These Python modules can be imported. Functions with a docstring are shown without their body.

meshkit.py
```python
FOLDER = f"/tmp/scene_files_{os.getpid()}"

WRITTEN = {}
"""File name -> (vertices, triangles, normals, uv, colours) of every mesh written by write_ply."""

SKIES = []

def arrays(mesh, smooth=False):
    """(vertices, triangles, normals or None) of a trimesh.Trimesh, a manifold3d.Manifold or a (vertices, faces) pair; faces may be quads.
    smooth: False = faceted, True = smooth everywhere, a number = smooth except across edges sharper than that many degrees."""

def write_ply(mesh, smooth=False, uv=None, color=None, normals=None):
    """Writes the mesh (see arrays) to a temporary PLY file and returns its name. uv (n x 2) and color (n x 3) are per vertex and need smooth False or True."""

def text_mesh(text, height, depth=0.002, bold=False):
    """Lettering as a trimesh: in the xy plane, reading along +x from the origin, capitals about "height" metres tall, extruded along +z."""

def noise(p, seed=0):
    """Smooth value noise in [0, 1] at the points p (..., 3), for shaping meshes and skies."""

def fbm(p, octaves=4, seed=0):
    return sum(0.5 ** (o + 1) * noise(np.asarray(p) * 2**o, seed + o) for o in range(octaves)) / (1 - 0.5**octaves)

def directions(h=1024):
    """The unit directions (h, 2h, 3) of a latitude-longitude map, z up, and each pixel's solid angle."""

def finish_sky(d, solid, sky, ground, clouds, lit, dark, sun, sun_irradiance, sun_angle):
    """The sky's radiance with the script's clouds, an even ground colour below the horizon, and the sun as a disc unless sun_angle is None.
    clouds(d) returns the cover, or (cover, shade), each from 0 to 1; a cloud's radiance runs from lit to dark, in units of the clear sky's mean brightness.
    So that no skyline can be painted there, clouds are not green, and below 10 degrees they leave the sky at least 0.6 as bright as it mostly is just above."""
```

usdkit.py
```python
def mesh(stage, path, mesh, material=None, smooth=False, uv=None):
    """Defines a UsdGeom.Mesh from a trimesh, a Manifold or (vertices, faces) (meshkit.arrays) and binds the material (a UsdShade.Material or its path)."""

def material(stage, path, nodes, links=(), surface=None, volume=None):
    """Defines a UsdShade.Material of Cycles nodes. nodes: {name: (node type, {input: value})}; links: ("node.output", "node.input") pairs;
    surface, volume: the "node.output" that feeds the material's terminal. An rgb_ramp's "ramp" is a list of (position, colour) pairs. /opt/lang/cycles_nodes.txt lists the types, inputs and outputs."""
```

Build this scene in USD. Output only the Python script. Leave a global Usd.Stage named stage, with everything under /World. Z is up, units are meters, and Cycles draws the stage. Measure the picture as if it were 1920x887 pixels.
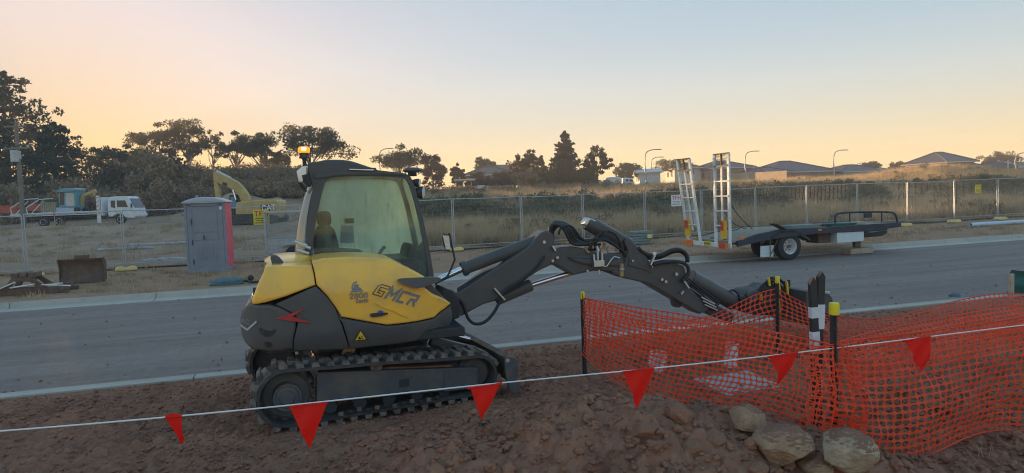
import math, random
import numpy as np, trimesh, shapely
from shapely.geometry import Polygon, LineString
import mapbox_earcut as earcut
import usdkit, meshkit
from meshkit import noise, fbm, text_mesh
from pxr import Usd, UsdGeom, UsdLux, UsdShade, Sdf, Gf, Vt
random.seed(7); RNG = np.random.default_rng(7)
stage = Usd.Stage.CreateInMemory()
UsdGeom.SetStageUpAxis(stage, UsdGeom.Tokens.z); UsdGeom.SetStageMetersPerUnit(stage, 1.0)
UsdGeom.Xform.Define(stage, '/World'); UsdGeom.Scope.Define(stage, '/World/Looks')
# ---------------------------------------------------------------- camera
FPX = 1300.0; CAM = np.array([0, 0, 2.05]); ROLL = math.atan(.037); PITCH = math.atan((443.5 - 368) / FPX)
_f = np.array([0, math.cos(PITCH), -math.sin(PITCH)]); _r0 = np.array([1., 0, 0]); _u0 = np.cross(_r0, _f)
_r = _r0 * math.cos(ROLL) - _u0 * math.sin(ROLL); _u = _u0 * math.cos(ROLL) + _r0 * math.sin(ROLL)
cam = UsdGeom.Camera.Define(stage, '/World/camera')
cam.AddTransformOp().Set(Gf.Matrix4d(*_r, 0, *_u, 0, *(-_f), 0, *CAM, 1))
cam.CreateHorizontalApertureAttr(36.0); cam.CreateVerticalApertureAttr(36.0 * 887 / 1920)
cam.CreateFocalLengthAttr(36.0 * FPX / 1920); cam.CreateClippingRangeAttr(Gf.Vec2f(.05, 5000))
cam.CreateExposureAttr(2.12)
def ray(px, py): return _f + _r * ((px - 960) / FPX) + _u * ((443.5 - py) / FPX)
def at_plane(px, py, o, nn):
    r = ray(px, py); return CAM + r * (np.dot(np.asarray(o, float) - CAM, nn) / np.dot(r, nn))
def at_y(px, py, y): r = ray(px, py); return CAM + r * (y / r[1])
def at_z(px, py, z=0.): r = ray(px, py); return CAM + r * ((z - CAM[2]) / r[2])
# ---------------------------------------------------------------- sky and sun
SUN_AZ, SUN_EL = math.radians(-34), math.radians(4.0)
sun = np.array([math.sin(SUN_AZ) * math.cos(SUN_EL), math.cos(SUN_AZ) * math.cos(SUN_EL), math.sin(SUN_EL)])
sky = UsdLux.DomeLight.Define(stage, '/World/sky'); sky.CreateIntensityAttr(1.0)
sky.GetPrim().SetCustomDataByKey('kind', 'structure')
skymat = usdkit.material(stage, '/World/Looks/sky_air', {
    's': ('sky_texture', {'sky_type': 'single_scattering', 'sun_disc': False, 'sun_elevation': SUN_EL, 'sun_rotation': SUN_AZ, 'air_density': 1.0, 'aerosol_density': .4, 'ozone_density': 2.1}),
    'gm': ('gamma', {'gamma': .12}), 'hs': ('hsv', {'saturation': 5.2}), 'wb': ('vector_math', {'math_type': 'multiply', 'vector2': (1.12, .975, .99)}),
    'tc': ('texture_coordinate', {}), 'sx': ('separate_xyz', {}), 'mr': ('map_range', {'from_min': 0., 'from_max': .22, 'to_min': 1., 'to_max': 0., 'clamp': True}),
    'pw': ('math', {'math_type': 'power', 'value2': 2.2}), 'ml': ('math', {'math_type': 'multiply', 'value2': .5}),
    'mx': ('mix_color', {'b': (1.6, 1.22, .62), 'use_clamp': False}),     # the dusty layer of a dry morning, the same all round
    'b': ('background_shader', {'strength': 0.15})},
    [('s.color', 'gm.color'), ('gm.color', 'hs.color'), ('tc.generated', 'sx.vector'), ('sx.z', 'mr.value'), ('mr.result', 'pw.value1'), ('pw.value', 'ml.value1'), ('ml.value', 'mx.fac'),
     ('hs.color', 'wb.vector1'), ('wb.vector', 'mx.a'), ('mx.result', 'b.color')], surface='b.background')
UsdShade.MaterialBindingAPI.Apply(sky.GetPrim()).Bind(skymat)
sl = UsdLux.DistantLight.Define(stage, '/World/sun'); sl.CreateIntensityAttr(0.8); sl.CreateAngleAttr(0.5)
sl.CreateColorAttr(Gf.Vec3f(1.0, .62, .32)); sl.CreateNormalizeAttr(True)
_x = np.cross([0, 0, 1.], sun); _x /= np.linalg.norm(_x); _y = np.cross(sun, _x)
sl.AddTransformOp().Set(Gf.Matrix4d(*_x, 0, *_y, 0, *sun, 0, 0, 0, 50, 1))
# ---------------------------------------------------------------- materials
M = {}
def mat(name, col, rough=.6, metal=0., var=.25, scale=6., bump=0., bscale=None, col2=None, spec=.5, coat=0., detail=5, transl=0., bdist=.02, contrast=(.3, .7)):
    """principled with a noise-mottled colour, mottled gloss and a little relief."""
    c = np.array(col, float); c2 = np.array(col2, float) if col2 is not None else c * (1 - var)
    nodes = {'tc': ('texture_coordinate', {}), 'n': ('noise_texture', {'scale': scale, 'detail': detail, 'roughness': .6}),
             'r': ('rgb_ramp', {'ramp': [(0, c2), (contrast[0], c2), (contrast[1], c), (1, c * (1 + .3 * var))]}),
             'p': ('principled_bsdf', {'roughness': rough, 'metallic': metal, 'specular_ior_level': spec, 'coat_weight': coat, 'coat_roughness': .15})}
    links = [('tc.object', 'n.vector'), ('n.fac', 'r.fac'), ('r.color', 'p.base_color')]
    if bump:
        nodes['n2'] = ('noise_texture', {'scale': bscale or scale * 4, 'detail': 6, 'roughness': .65})
        nodes['b'] = ('bump', {'strength': bump, 'distance': bdist})
        links += [('tc.object', 'n2.vector'), ('n2.fac', 'b.height'), ('b.normal', 'p.normal')]
    if rough < .6:
        nodes['m'] = ('map_range', {'from_min': .3, 'from_max': .7, 'to_min': rough * 1.35, 'to_max': rough * .8})
        links += [('n.fac', 'm.value'), ('m.result', 'p.roughness')]
    out = 'p.BSDF'
    if transl:
        nodes['t'] = ('translucent_bsdf', {}); nodes['x'] = ('mix_closure', {'fac': transl})
        links += [('r.color', 't.color'), ('p.BSDF', 'x.closure1'), ('t.BSDF', 'x.closure2')]; out = 'x.closure'
    M[name] = usdkit.material(stage, '/World/Looks/' + name, nodes, links, surface=out); return M[name]
# ---------------------------------------------------------------- naming and scene helpers
_used = {}
def numbered(parent, name):
    k = _used.setdefault((parent, name), -1) + 1; _used[(parent, name)] = k
    return f'{parent}/{name}' if k == 0 else f'{parent}/{name}_{k:03d}'
def tag(p, label=None, cat=None, group=None, kind=None):
    for k, v in (('label', label), ('category', cat), ('group', group), ('kind', kind)):
        if v: p.SetCustomDataByKey(k, v)
    return p
def place(x, loc, rz=0., rx=0., ry=0.):
    x.ClearXformOpOrder(); x.AddTranslateOp().Set(Gf.Vec3d(*map(float, loc)))
    if rz or rx or ry: x.AddRotateXYZOp().Set(Gf.Vec3f(math.degrees(rx), math.degrees(ry), math.degrees(rz)))
def thing(name, label, cat, loc=(0, 0, 0), rz=0., group=None, kind=None, rx=0., ry=0.):
    x = UsdGeom.Xform.Define(stage, numbered('/World', name)); place(x, loc, rz, rx, ry)
    return tag(x.GetPrim(), label, cat, group, kind)
def obj(name, m, mt, parent=None, label=None, cat=None, group=None, kind=None, smooth=35):
    par = str(parent.GetPath()) if parent is not None else '/World'
    if isinstance(m, B): m = m.mesh()
    g = usdkit.mesh(stage, numbered(par, name), m, M[mt] if isinstance(mt, str) else mt, smooth=smooth)
    return tag(g.GetPrim(), label, cat, group, kind)
def dup(src, loc, rz=0., label=None, group=None, name=None, rx=0., ry=0., scale=None):
    was = src.GetCustomData()
    r = thing(name or src.GetName().rstrip('0123456789').rstrip('_'), label or was.get('label'), was.get('category'), loc, rz, group or was.get('group'), rx=rx, ry=ry)
    if scale is not None: UsdGeom.Xformable(r).AddScaleOp().Set(Gf.Vec3f(*map(float, np.broadcast_to(scale, 3))))
    r.GetReferences().AddInternalReference(src.GetPath()); r.SetInstanceable(True); return r
def rotz(a): c, s = math.cos(a), math.sin(a); return np.array([[c, -s, 0], [s, c, 0], [0, 0, 1.]])
def frame_to(dirn):
    z = np.asarray(dirn, float); z = z / np.linalg.norm(z); h = np.array([0, 0, 1.]) if abs(z[2]) < .9 else np.array([1., 0, 0])
    x = np.cross(h, z); x /= np.linalg.norm(x); return np.stack([x, np.cross(z, x), z], 1)
def prism(poly, y0, y1, bev=0., seg=2):
    """polygon of (x, z) pushed along y from y0 to y1 with mitred rounded rims."""
    p = np.asarray(poly, float)
    if np.sum(p[:, 0] * np.roll(p[:, 1], -1) - np.roll(p[:, 0], -1) * p[:, 1]) < 0: p = p[::-1]
    e = np.roll(p, -1, 0) - p; e /= np.maximum(np.linalg.norm(e, axis=1, keepdims=True), 1e-9)
    nn = np.stack([-e[:, 1], e[:, 0]], 1); m = nn + np.roll(nn, 1, 0)
    m /= np.maximum((m * nn).sum(1, keepdims=True), .35)
    if y1 < y0: y0, y1 = y1, y0
    if bev:
        th = np.linspace(0, math.pi / 2, seg + 1)
        lay = [(bev * (1 - math.sin(a)), y0 + bev * (1 - math.cos(a))) for a in th] + [(bev * (1 - math.cos(a)), y1 - bev * (1 - math.sin(a))) for a in th]
    else: lay = [(0, y0), (0, y1)]
    N = len(p); V = []; Fc = []
    for off, y in lay:
        q = p + m * off; V.append(np.stack([q[:, 0], np.full(N, y), q[:, 1]], 1))
    for k in range(len(lay) - 1):
        for i in range(N):
            j = (i + 1) % N; a, b, c, d_ = k * N + i, k * N + j, (k + 1) * N + j, (k + 1) * N + i
            Fc += [(a, b, c), (a, c, d_)]
    for k, flip in ((0, 0), (len(lay) - 1, 1)):
        q = V[k][:, [0, 2]]
        t = earcut.triangulate_float64(np.ascontiguousarray(q), np.array([N], np.uint32)).reshape(-1, 3).astype(int)
        ar = np.cross(q[t[:, 1]] - q[t[:, 0]], q[t[:, 2]] - q[t[:, 0]])
        t[ar < 0] = t[ar < 0][:, ::-1]
        Fc += [tuple(x) for x in (t[:, ::-1] if flip else t) + k * N]
    return trimesh.Trimesh(np.vstack(V), np.array(Fc), process=False)
def chaikin(p, n=2, closed=True):
    p = np.asarray(p, float)
    for _ in range(n):
        q = np.roll(p, -1, 0) if closed else p[1:]; a = p if closed else p[:-1]
        r = np.stack([.75 * a + .25 * q, .25 * a + .75 * q], 1).reshape(-1, p.shape[1])
        p = r if closed else np.vstack([p[:1], r, p[-1:]])
    return p
def smoothcurve(p, n=24):
    p = np.asarray(p, float); from_ = np.r_[0, np.cumsum(np.linalg.norm(np.diff(p, axis=0), axis=1))]
    if len(p) < 3: return p
    from scipy.interpolate import CubicSpline
    return CubicSpline(from_, p)(np.linspace(0, from_[-1], n))
BOXV = None
class B:
    def __init__(s): s.m = []
    def add(s, m): s.m.append(m); return s
    def box(s, c, sz, rot=None, bev=None):
        h = np.asarray(sz, float) / 2; b = min(h) * .18 if bev is None else bev
        if b <= 0: m = trimesh.creation.box(extents=h * 2); v, f = np.array(m.vertices), np.array(m.faces)
        else:
            pts = []
            for k in range(3):
                o = [i for i in range(3) if i != k]
                for sg in np.ndindex(2, 2, 2):
                    q = (np.array(sg) * 2 - 1) * (h - b); q[k] = (sg[k] * 2 - 1) * h[k]; pts.append(q)
            hull = trimesh.convex.convex_hull(np.array(pts)); v, f = np.array(hull.vertices), np.array(hull.faces)
        if rot is not None: v = v @ np.asarray(rot).T
        return s.add(trimesh.Trimesh(v + np.asarray(c, float), f, process=False))
    def cyl(s, a, b, r, n=14, r2=None, bev=0.):
        a, b = np.asarray(a, float), np.asarray(b, float); L = np.linalg.norm(b - a); R = frame_to(b - a); r2 = r if r2 is None else r2
        prof = [(0, 0), (r - bev, 0), (r, bev), (r2, L - bev), (r2 - bev, L), (0, L)] if bev else [(0, 0), (r, 0), (r2, L), (0, L)]
        return s.rev(prof, a, R, n)
    def rev(s, prof, o=(0, 0, 0), R=None, n=20):
        m = trimesh.creation.revolve(np.array(prof, float), sections=n); v = np.array(m.vertices)
        if R is not None: v = v @ np.asarray(R).T
        m = trimesh.Trimesh(v + np.asarray(o, float), m.faces, process=False); m.fix_normals() if m.volume < 0 else None
        return s.add(m)
    def tube(s, pts, r, n=8, closed=False):
        p = np.asarray(pts, float); k = len(p)
        t = np.roll(p, -1, 0) - np.roll(p, 1, 0) if closed else np.gradient(p, axis=0)
        t /= np.maximum(np.linalg.norm(t, axis=1, keepdims=True), 1e-9)
        x = frame_to(t[0])[:, 0]; V = []; rr = np.broadcast_to(r, k); ang = np.arange(n) * 2 * math.pi / n
        for i in range(k):
            x = x - t[i] * (x @ t[i]); x /= max(np.linalg.norm(x), 1e-9); y = np.cross(t[i], x)
            V.append(p[i] + rr[i] * (np.cos(ang)[:, None] * x + np.sin(ang)[:, None] * y))
        V = np.vstack(V); Fc = []
        for i in range(k if closed else k - 1):
            i2 = (i + 1) % k
            for j in range(n):
                j2 = (j + 1) % n; Fc += [(i * n + j, i * n + j2, i2 * n + j2), (i * n + j, i2 * n + j2, i2 * n + j)]
        if not closed:
            for e, fl in ((0, 1), (k - 1, 0)):
                for j in range(1, n - 1): q = (e * n, e * n + j, e * n + j + 1); Fc.append(q[::-1] if fl else q)
        return s.add(trimesh.Trimesh(V, np.array(Fc), process=False))
    def bar(s, a, b, w, h, up=(0, 0, 1), bev=None):
        a, b = np.asarray(a, float), np.asarray(b, float); x = (b - a); L = np.linalg.norm(x); x = x / L
        y = np.cross(np.asarray(up, float), x); y /= np.linalg.norm(y)
        return s.box((a + b) / 2, (L, w, h), np.stack([x, y, np.cross(x, y)], 1), bev)
    def prism(s, *a, **k): return s.add(prism(*a, **k))
    def mesh(s): return trimesh.util.concatenate(s.m) if len(s.m) > 1 else s.m[0]
def subdiv(m, e):
    m = trimesh.Trimesh(m.vertices, m.faces, process=True)
    v, f = trimesh.remesh.subdivide_to_size(m.vertices, m.faces, e, max_iter=12); m = trimesh.Trimesh(v, f, process=False); m.merge_vertices(); return m
def text_on_xz(txt, h, x, y, z, rot=0., shear=0., bold=True, depth=.003):
    """lettering standing in the xz plane, facing -y, its left foot at (x, z)."""
    t = text_mesh(txt, h, depth, bold); v = np.array(t.vertices); v[:, 0] += v[:, 1] * shear
    c, s_ = math.cos(rot), math.sin(rot); X, Z = v[:, 0] * c - v[:, 1] * s_, v[:, 0] * s_ + v[:, 1] * c
    return trimesh.Trimesh(np.stack([x + X, y - v[:, 2], z + Z], 1), t.faces, process=False)
def sheet_grid(xs, ys, zf):
    X, Y = np.meshgrid(xs, ys, indexing='xy'); Z = zf(X, Y); nx, ny = len(xs), len(ys)
    i = np.arange(nx * ny).reshape(ny, nx); f = np.stack([i[:-1, :-1], i[:-1, 1:], i[1:, 1:], i[1:, :-1]], -1).reshape(-1, 4)
    return np.stack([X.ravel(), Y.ravel(), Z.ravel()], 1), np.vstack([f[:, [0, 1, 2]], f[:, [0, 2, 3]]])
def instancer(name, protos, pos, idx, yaw, scl, label=None, cat=None, kind='stuff', rnd_tilt=0.):
    """many small alike bits as one object; protos: list of (mesh, material name)."""
    path = numbered('/World', name); pi = UsdGeom.PointInstancer.Define(stage, path); rel = pi.CreatePrototypesRel()
    for k, (m, mt) in enumerate(protos):
        g = usdkit.mesh(stage, f'{path}/prototype_{k}', m, M[mt], smooth=False); rel.AddTarget(g.GetPath())
    pi.CreatePositionsAttr(Vt.Vec3fArray.FromNumpy(np.asarray(pos, np.float32))); pi.CreateProtoIndicesAttr(Vt.IntArray.FromNumpy(np.asarray(idx, np.int32)))
    q = [Gf.Quath(float(math.cos(a / 2)), 0., 0., float(math.sin(a / 2))) for a in yaw]
    pi.CreateOrientationsAttr(Vt.QuathArray(q)); pi.CreateScalesAttr(Vt.Vec3fArray.FromNumpy(np.asarray(scl, np.float32)))
    return tag(pi.GetPrim(), label, cat, None, kind)
# ---------------------------------------------------------------- the road frame: s along the road, t across it
YAW = math.radians(16.4); D = np.array([math.cos(YAW), math.sin(YAW), 0]); NV = np.array([-D[1], D[0], 0])
def W(s, t, z=0.): return D * s + NV * t + np.array([0, 0, z])
def st_of(p): return float(p @ D), float(p @ NV)
def wmesh(v):
    v = np.asarray(v, float); return v[:, :1] * D + v[:, 1:2] * NV + v[:, 2:3] * np.array([0, 0, 1.])
# ================================================================ THE SETTING
def ground_mat(name, cols, scales, bump, bscale, bdist, rough=.95):
    """soil, grass and tar: three tones of noise over each other at different sizes."""
    c1, c2, c3 = cols
    M[name] = usdkit.material(stage, '/World/Looks/' + name, {
        'g': ('geometry', {}), 'n1': ('noise_texture', {'scale': scales[0], 'detail': 6, 'roughness': .62}), 'n2': ('noise_texture', {'scale': scales[1], 'detail': 8, 'roughness': .7}),
        'm1': ('map_range', {'from_min': .36, 'from_max': .64, 'clamp': True}), 'm2': ('map_range', {'from_min': .35, 'from_max': .65, 'clamp': True}),
        'a': ('mix_color', {'a': c1, 'b': c2}), 'b': ('mix_color', {'b': c3}), 'h': ('math', {'math_type': 'multiply', 'value2': .55}),
        'n3': ('noise_texture', {'scale': bscale, 'detail': 8, 'roughness': .72}), 'bp': ('bump', {'strength': bump, 'distance': bdist}),
        'p': ('principled_bsdf', {'roughness': rough, 'specular_ior_level': .25})},
        [('g.position', 'n1.vector'), ('g.position', 'n2.vector'), ('g.position', 'n3.vector'), ('n1.fac', 'm1.value'), ('n2.fac', 'm2.value'), ('m1.result', 'a.fac'), ('a.result', 'b.a'),
         ('m2.result', 'h.value1'), ('h.value', 'b.fac'), ('b.result', 'p.base_color'), ('n3.fac', 'bp.height'), ('bp.normal', 'p.normal')], surface='p.BSDF')
ground_mat('soil', [(.40, .18, .108), (.26, .115, .072), (.48, .26, .17)], (1.3, 9), 1., 70, .03)
ground_mat('clod', [(.40, .175, .10), (.31, .13, .075), (.46, .25, .16)], (6, 25), .8, 60, .01)
ground_mat('verge_soil', [(.40, .215, .135), (.30, .165, .10), (.42, .285, .175)], (.6, 5), .8, 16, .03)
ground_mat('yard_soil', [(.35, .225, .145), (.26, .165, .105), (.39, .275, .18)], (.16, 1.6), .8, 5, .06)
ground_mat('field_grass', [(.44, .32, .19), (.35, .25, .145), (.50, .37, .23)], (.12, 1.1), .8, 4, .1)
M['asphalt'] = usdkit.material(stage, '/World/Looks/asphalt', {
    'g': ('geometry', {}), 'mp': ('mapping', {'rotation': (0, 0, -math.radians(16.4)), 'scale': (1, 1, 1)}), 'st': ('mapping', {'scale': (.10, 1.6, 1)}), 's2': ('mapping', {'scale': (.5, 1.1, 1)}),
    'n1': ('noise_texture', {'scale': 1.2, 'detail': 6, 'roughness': .65}), 'n2': ('noise_texture', {'scale': .55, 'detail': 7, 'roughness': .62, 'distortion': .6}), 'n3': ('noise_texture', {'scale': 55., 'detail': 4, 'roughness': .7}), 'n4': ('noise_texture', {'scale': 190., 'detail': 3}),
    'r1': ('map_range', {'from_min': .38, 'from_max': .66, 'clamp': True}), 'r2': ('map_range', {'from_min': .52, 'from_max': .74, 'to_max': .75, 'clamp': True}), 'r3': ('map_range', {'from_min': .3, 'from_max': .7, 'to_min': .75, 'to_max': 1.22}), 'n5': ('noise_texture', {'scale': 7., 'detail': 6, 'roughness': .75}), 'r5': ('map_range', {'from_min': .3, 'from_max': .7, 'to_min': .85, 'to_max': 1.13}), 'm5': ('math', {'math_type': 'multiply'}),
    'a': ('mix_color', {'a': (.225, .172, .150), 'b': (.29, .23, .20)}), 'b': ('mix_color', {'b': (.31, .245, .205)}), 'c': ('vector_math', {'math_type': 'scale'}), 'bp': ('bump', {'strength': .5, 'distance': .004}), 'p': ('principled_bsdf', {'roughness': .86, 'specular_ior_level': .2})},
    [('g.position', 'mp.vector'), ('mp.vector', 'st.vector'), ('mp.vector', 's2.vector'), ('st.vector', 'n1.vector'), ('s2.vector', 'n2.vector'), ('g.position', 'n3.vector'), ('g.position', 'n4.vector'), ('n1.fac', 'r1.value'), ('n2.fac', 'r2.value'), ('n3.fac', 'r3.value'),
     ('r1.result', 'a.fac'), ('a.result', 'b.a'), ('r2.result', 'b.fac'), ('b.result', 'c.vector1'), ('g.position', 'n5.vector'), ('n5.fac', 'r5.value'), ('r3.result', 'm5.value1'), ('r5.result', 'm5.value2'), ('m5.value', 'c.scale'), ('c.vector', 'p.base_color'), ('n4.fac', 'bp.height'), ('bp.normal', 'p.normal')], surface='p.BSDF')
ground_mat('concrete', [(.43, .385, .33), (.34, .31, .27), (.48, .43, .37)], (1.5, 12), .4, 90, .004, .85)
def lump(s, t):
    """height of the raw soil on the near side of the road."""
    P = np.stack([s, t, s * 0], -1)
    z = .10 * (fbm(P * 1.1, 3, 3) - .5) + .14 * (fbm(P * 3.1, 3, 11) - .5)
    r = 1 - np.abs(2 * fbm(P * 6.5, 3, 23) - 1); z = z + .055 * (r - .7)
    b = noise(P * 13, 5); z = z + .06 * np.clip(b - .5, 0, 1) + .03 * (1 - np.abs(2 * noise(P * 19, 12) - 1) - .5) + .034 * (noise(P * 33, 8) - .5) + .016 * (noise(P * 61, 18) - .5)
    k = np.clip((8.95 - t) / .7, 0, 1); z = z * (.12 + .88 * k)
    # spoil heaped towards the viewer on the right, a trench of softer ground by the tracks
    def hump(s0, t0, a, b_, h): return h * np.exp(-((s - s0) / a) ** 2 - ((t - t0) / b_) ** 2)
    z = z + hump(2.5, 4.2, 1.1, .75, .36) + hump(1.35, 4.7, .9, .6, .30) + hump(.55, 4.5, .7, .6, .14) + hump(.9, 5.7, .8, .35, .10) + .10 * (1 - np.abs(2 * noise(P * 4.2, 44) - 1)) * hump(1.9, 4.4, 1.5, .8, 1.) + hump(3.3, 3.6, .7, .6, .14) + hump(-.2, 4.4, 2.2, .8, .05) + hump(2.0, 5.9, .7, .4, .10)
    z = z - hump(4.3, 7.2, 1.5, .9, .16)
    tr = np.exp(-((t - 7.4) / 1.35) ** 4) * np.exp(-((s - .75) / 1.6) ** 6)     # pressed flat under the machine
    z = z * (1 - .7 * tr) - .03 * tr
    return np.where(t > 8.9, np.minimum(z, .0), z)
def ax(*seg):
    out = []
    for a, b, st in seg: out += list(np.arange(a, b - 1e-6, st))
    return np.array(out + [seg[-1][1]])
v, f = sheet_grid(ax((-60, -7, 1.), (-7, 13.5, .025), (14, 90, 1.)), ax((-30, 2.2, .6), (2.2, 9.0, .025)), lump)
obj('near_verge_ground', trimesh.Trimesh(wmesh(v), f, process=False), 'soil', kind='structure', smooth=True)
# road, laid 0.13 below the kerb tops
v, f = sheet_grid(ax((-90, 160, 2.)), np.linspace(9.0, 18.3, 8), lambda s, t: -.135 + .05 * np.sin((t - 9) / 9.3 * math.pi) + 0 * s)
obj('road', trimesh.Trimesh(wmesh(v), f, process=False), 'asphalt', kind='structure', smooth=True)
# kerbs: poured in lengths with a joint every three metres
def kerb(name, prof, label_kind, ss):
    k = UsdGeom.Xform.Define(stage, numbered('/World', name)).GetPrim(); tag(k, None, None, None, 'structure')
    for a, b in zip(ss[:-1], ss[1:]):
        m = prism(prof, a + .006, b - .006, .012); v = np.array(m.vertices)      # (t, s, z)
        obj('kerb_length', trimesh.Trimesh(wmesh(v[:, [1, 0, 2]]), m.faces[:, ::-1], process=False), 'concrete', k)
    return k
kerb('near_kerb', [(8.94, -.3), (8.94, .02), (8.97, .035), (9.10, .035), (9.16, -.10), (9.45, -.122), (9.45, -.3)], '', np.arange(-20, 45, 3.1))
kerb('far_kerb', [(18.62, -.3), (18.62, .03), (18.48, .03), (18.42, -.085), (18.05, -.118), (18.05, -.3)], '', np.arange(-28, 70, 3.05))
# ---- the land beyond the road, one sheet out to the hills
def smooth(x, a, b): k = np.clip((x - a) / (b - a), 0, 1); return k * k * (3 - 2 * k)
def land(X, Y):
    """height of the land at world x, y."""
    s, t = X * D[0] + Y * D[1], X * NV[0] + Y * NV[1]
    P = np.stack([X, Y, X * 0], -1)
    az = X / np.maximum(Y, 1.)
    left = 1 - smooth(az, -.34, -.10)
    # left: yard climbing to the parked machines and the scrub bank; right: field with a weedy bank
    zl = .9 * smooth(Y, 31, 46) + .5 * smooth(Y, 56, 66)
    bank = smooth(Y, 64, 76) * smooth(az, -.66, -.50) * 3.4
    zl = zl + bank
    zr = .25 * smooth(t, 30, 40) + 1.15 * smooth(t, 44, 50) + 1.1 * smooth(Y, 56, 95) + .9 * smooth(Y, 95, 140)
    rise = 1.0 * np.exp(-((az - .61) / .09) ** 2) * smooth(Y, 62, 84)
    z = left * zl + (1 - left) * (zr + rise) + 2.5 * smooth(Y, 150, 400)
    k = smooth(t, 20, 32)
    z = z + k * (.30 * (fbm(P * .12, 4, 4) - .5) + .22 * (fbm(P * .55, 3, 9) - .5)) + .06 * (fbm(P * 1.6, 3, 2) - .5) * smooth(t, 19, 21)
    # heaps of earth in the yard
    for x0, y0, a, h in ((-31, 47, 2.6, .32), (-26.5, 45, 2.2, .3), (-38, 43, 3.0, .6), (-22, 57, 4, .9), (-25, 63, 4, 1.6), (-19, 66, 3, 1.2), (-34, 37, 3.0, .5)):
        z = z + h * np.exp(-((X - x0) ** 2 + (Y - y0) ** 2) / a ** 2) * (.7 + .6 * noise(P * 1.3, 6))
    return z * smooth(t, 18.7, 21) + .02
def land_at(x, y): return float(land(np.array([[x]], float), np.array([[y]], float))[0, 0])
ss, tt = ax((-300, -80, 16), (-80, -32, 1.6), (-32, 62, .5), (62, 120, 1.6), (120, 420, 18)), ax((18.62, 20, .25), (20, 36, .4), (36, 100, .6), (100, 200, 4), (200, 440, 20))
SS, TT = np.meshgrid(ss, tt); XY = wmesh(np.stack([SS.ravel(), TT.ravel(), SS.ravel() * 0], 1))
v, f = sheet_grid(ss, tt, lambda a, b: a * 0); v = XY.copy(); v[:, 2] = land(XY[:, 0][None], XY[:, 1][None])[0]
cen = v[f].mean(1); ct = cen @ NV; az = cen[:, 0] / np.maximum(cen[:, 1], 1)
nz = fbm(np.stack([cen[:, 0], cen[:, 1], cen[:, 0] * 0], 1) * .35, 3, 31) - .5
verge = ct + nz * 4 < 28.2; yard = (~verge) & (az + nz * .12 < -.27)
for nm, sel, mt in (('far_verge_ground', verge, 'verge_soil'), ('yard_ground', yard, 'yard_soil'), ('field_ground', ~verge & ~yard, 'field_grass')):
    obj(nm, trimesh.Trimesh(v, f[sel], process=True), mt, kind='structure', smooth=True)
v, f = sheet_grid(np.linspace(-430, 430, 31), np.linspace(-60, 560, 31), lambda a, b: a * 0 - 1.2)
obj('base_ground', trimesh.Trimesh(v, f, process=False), 'field_grass', kind='structure', smooth=True)
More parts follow.
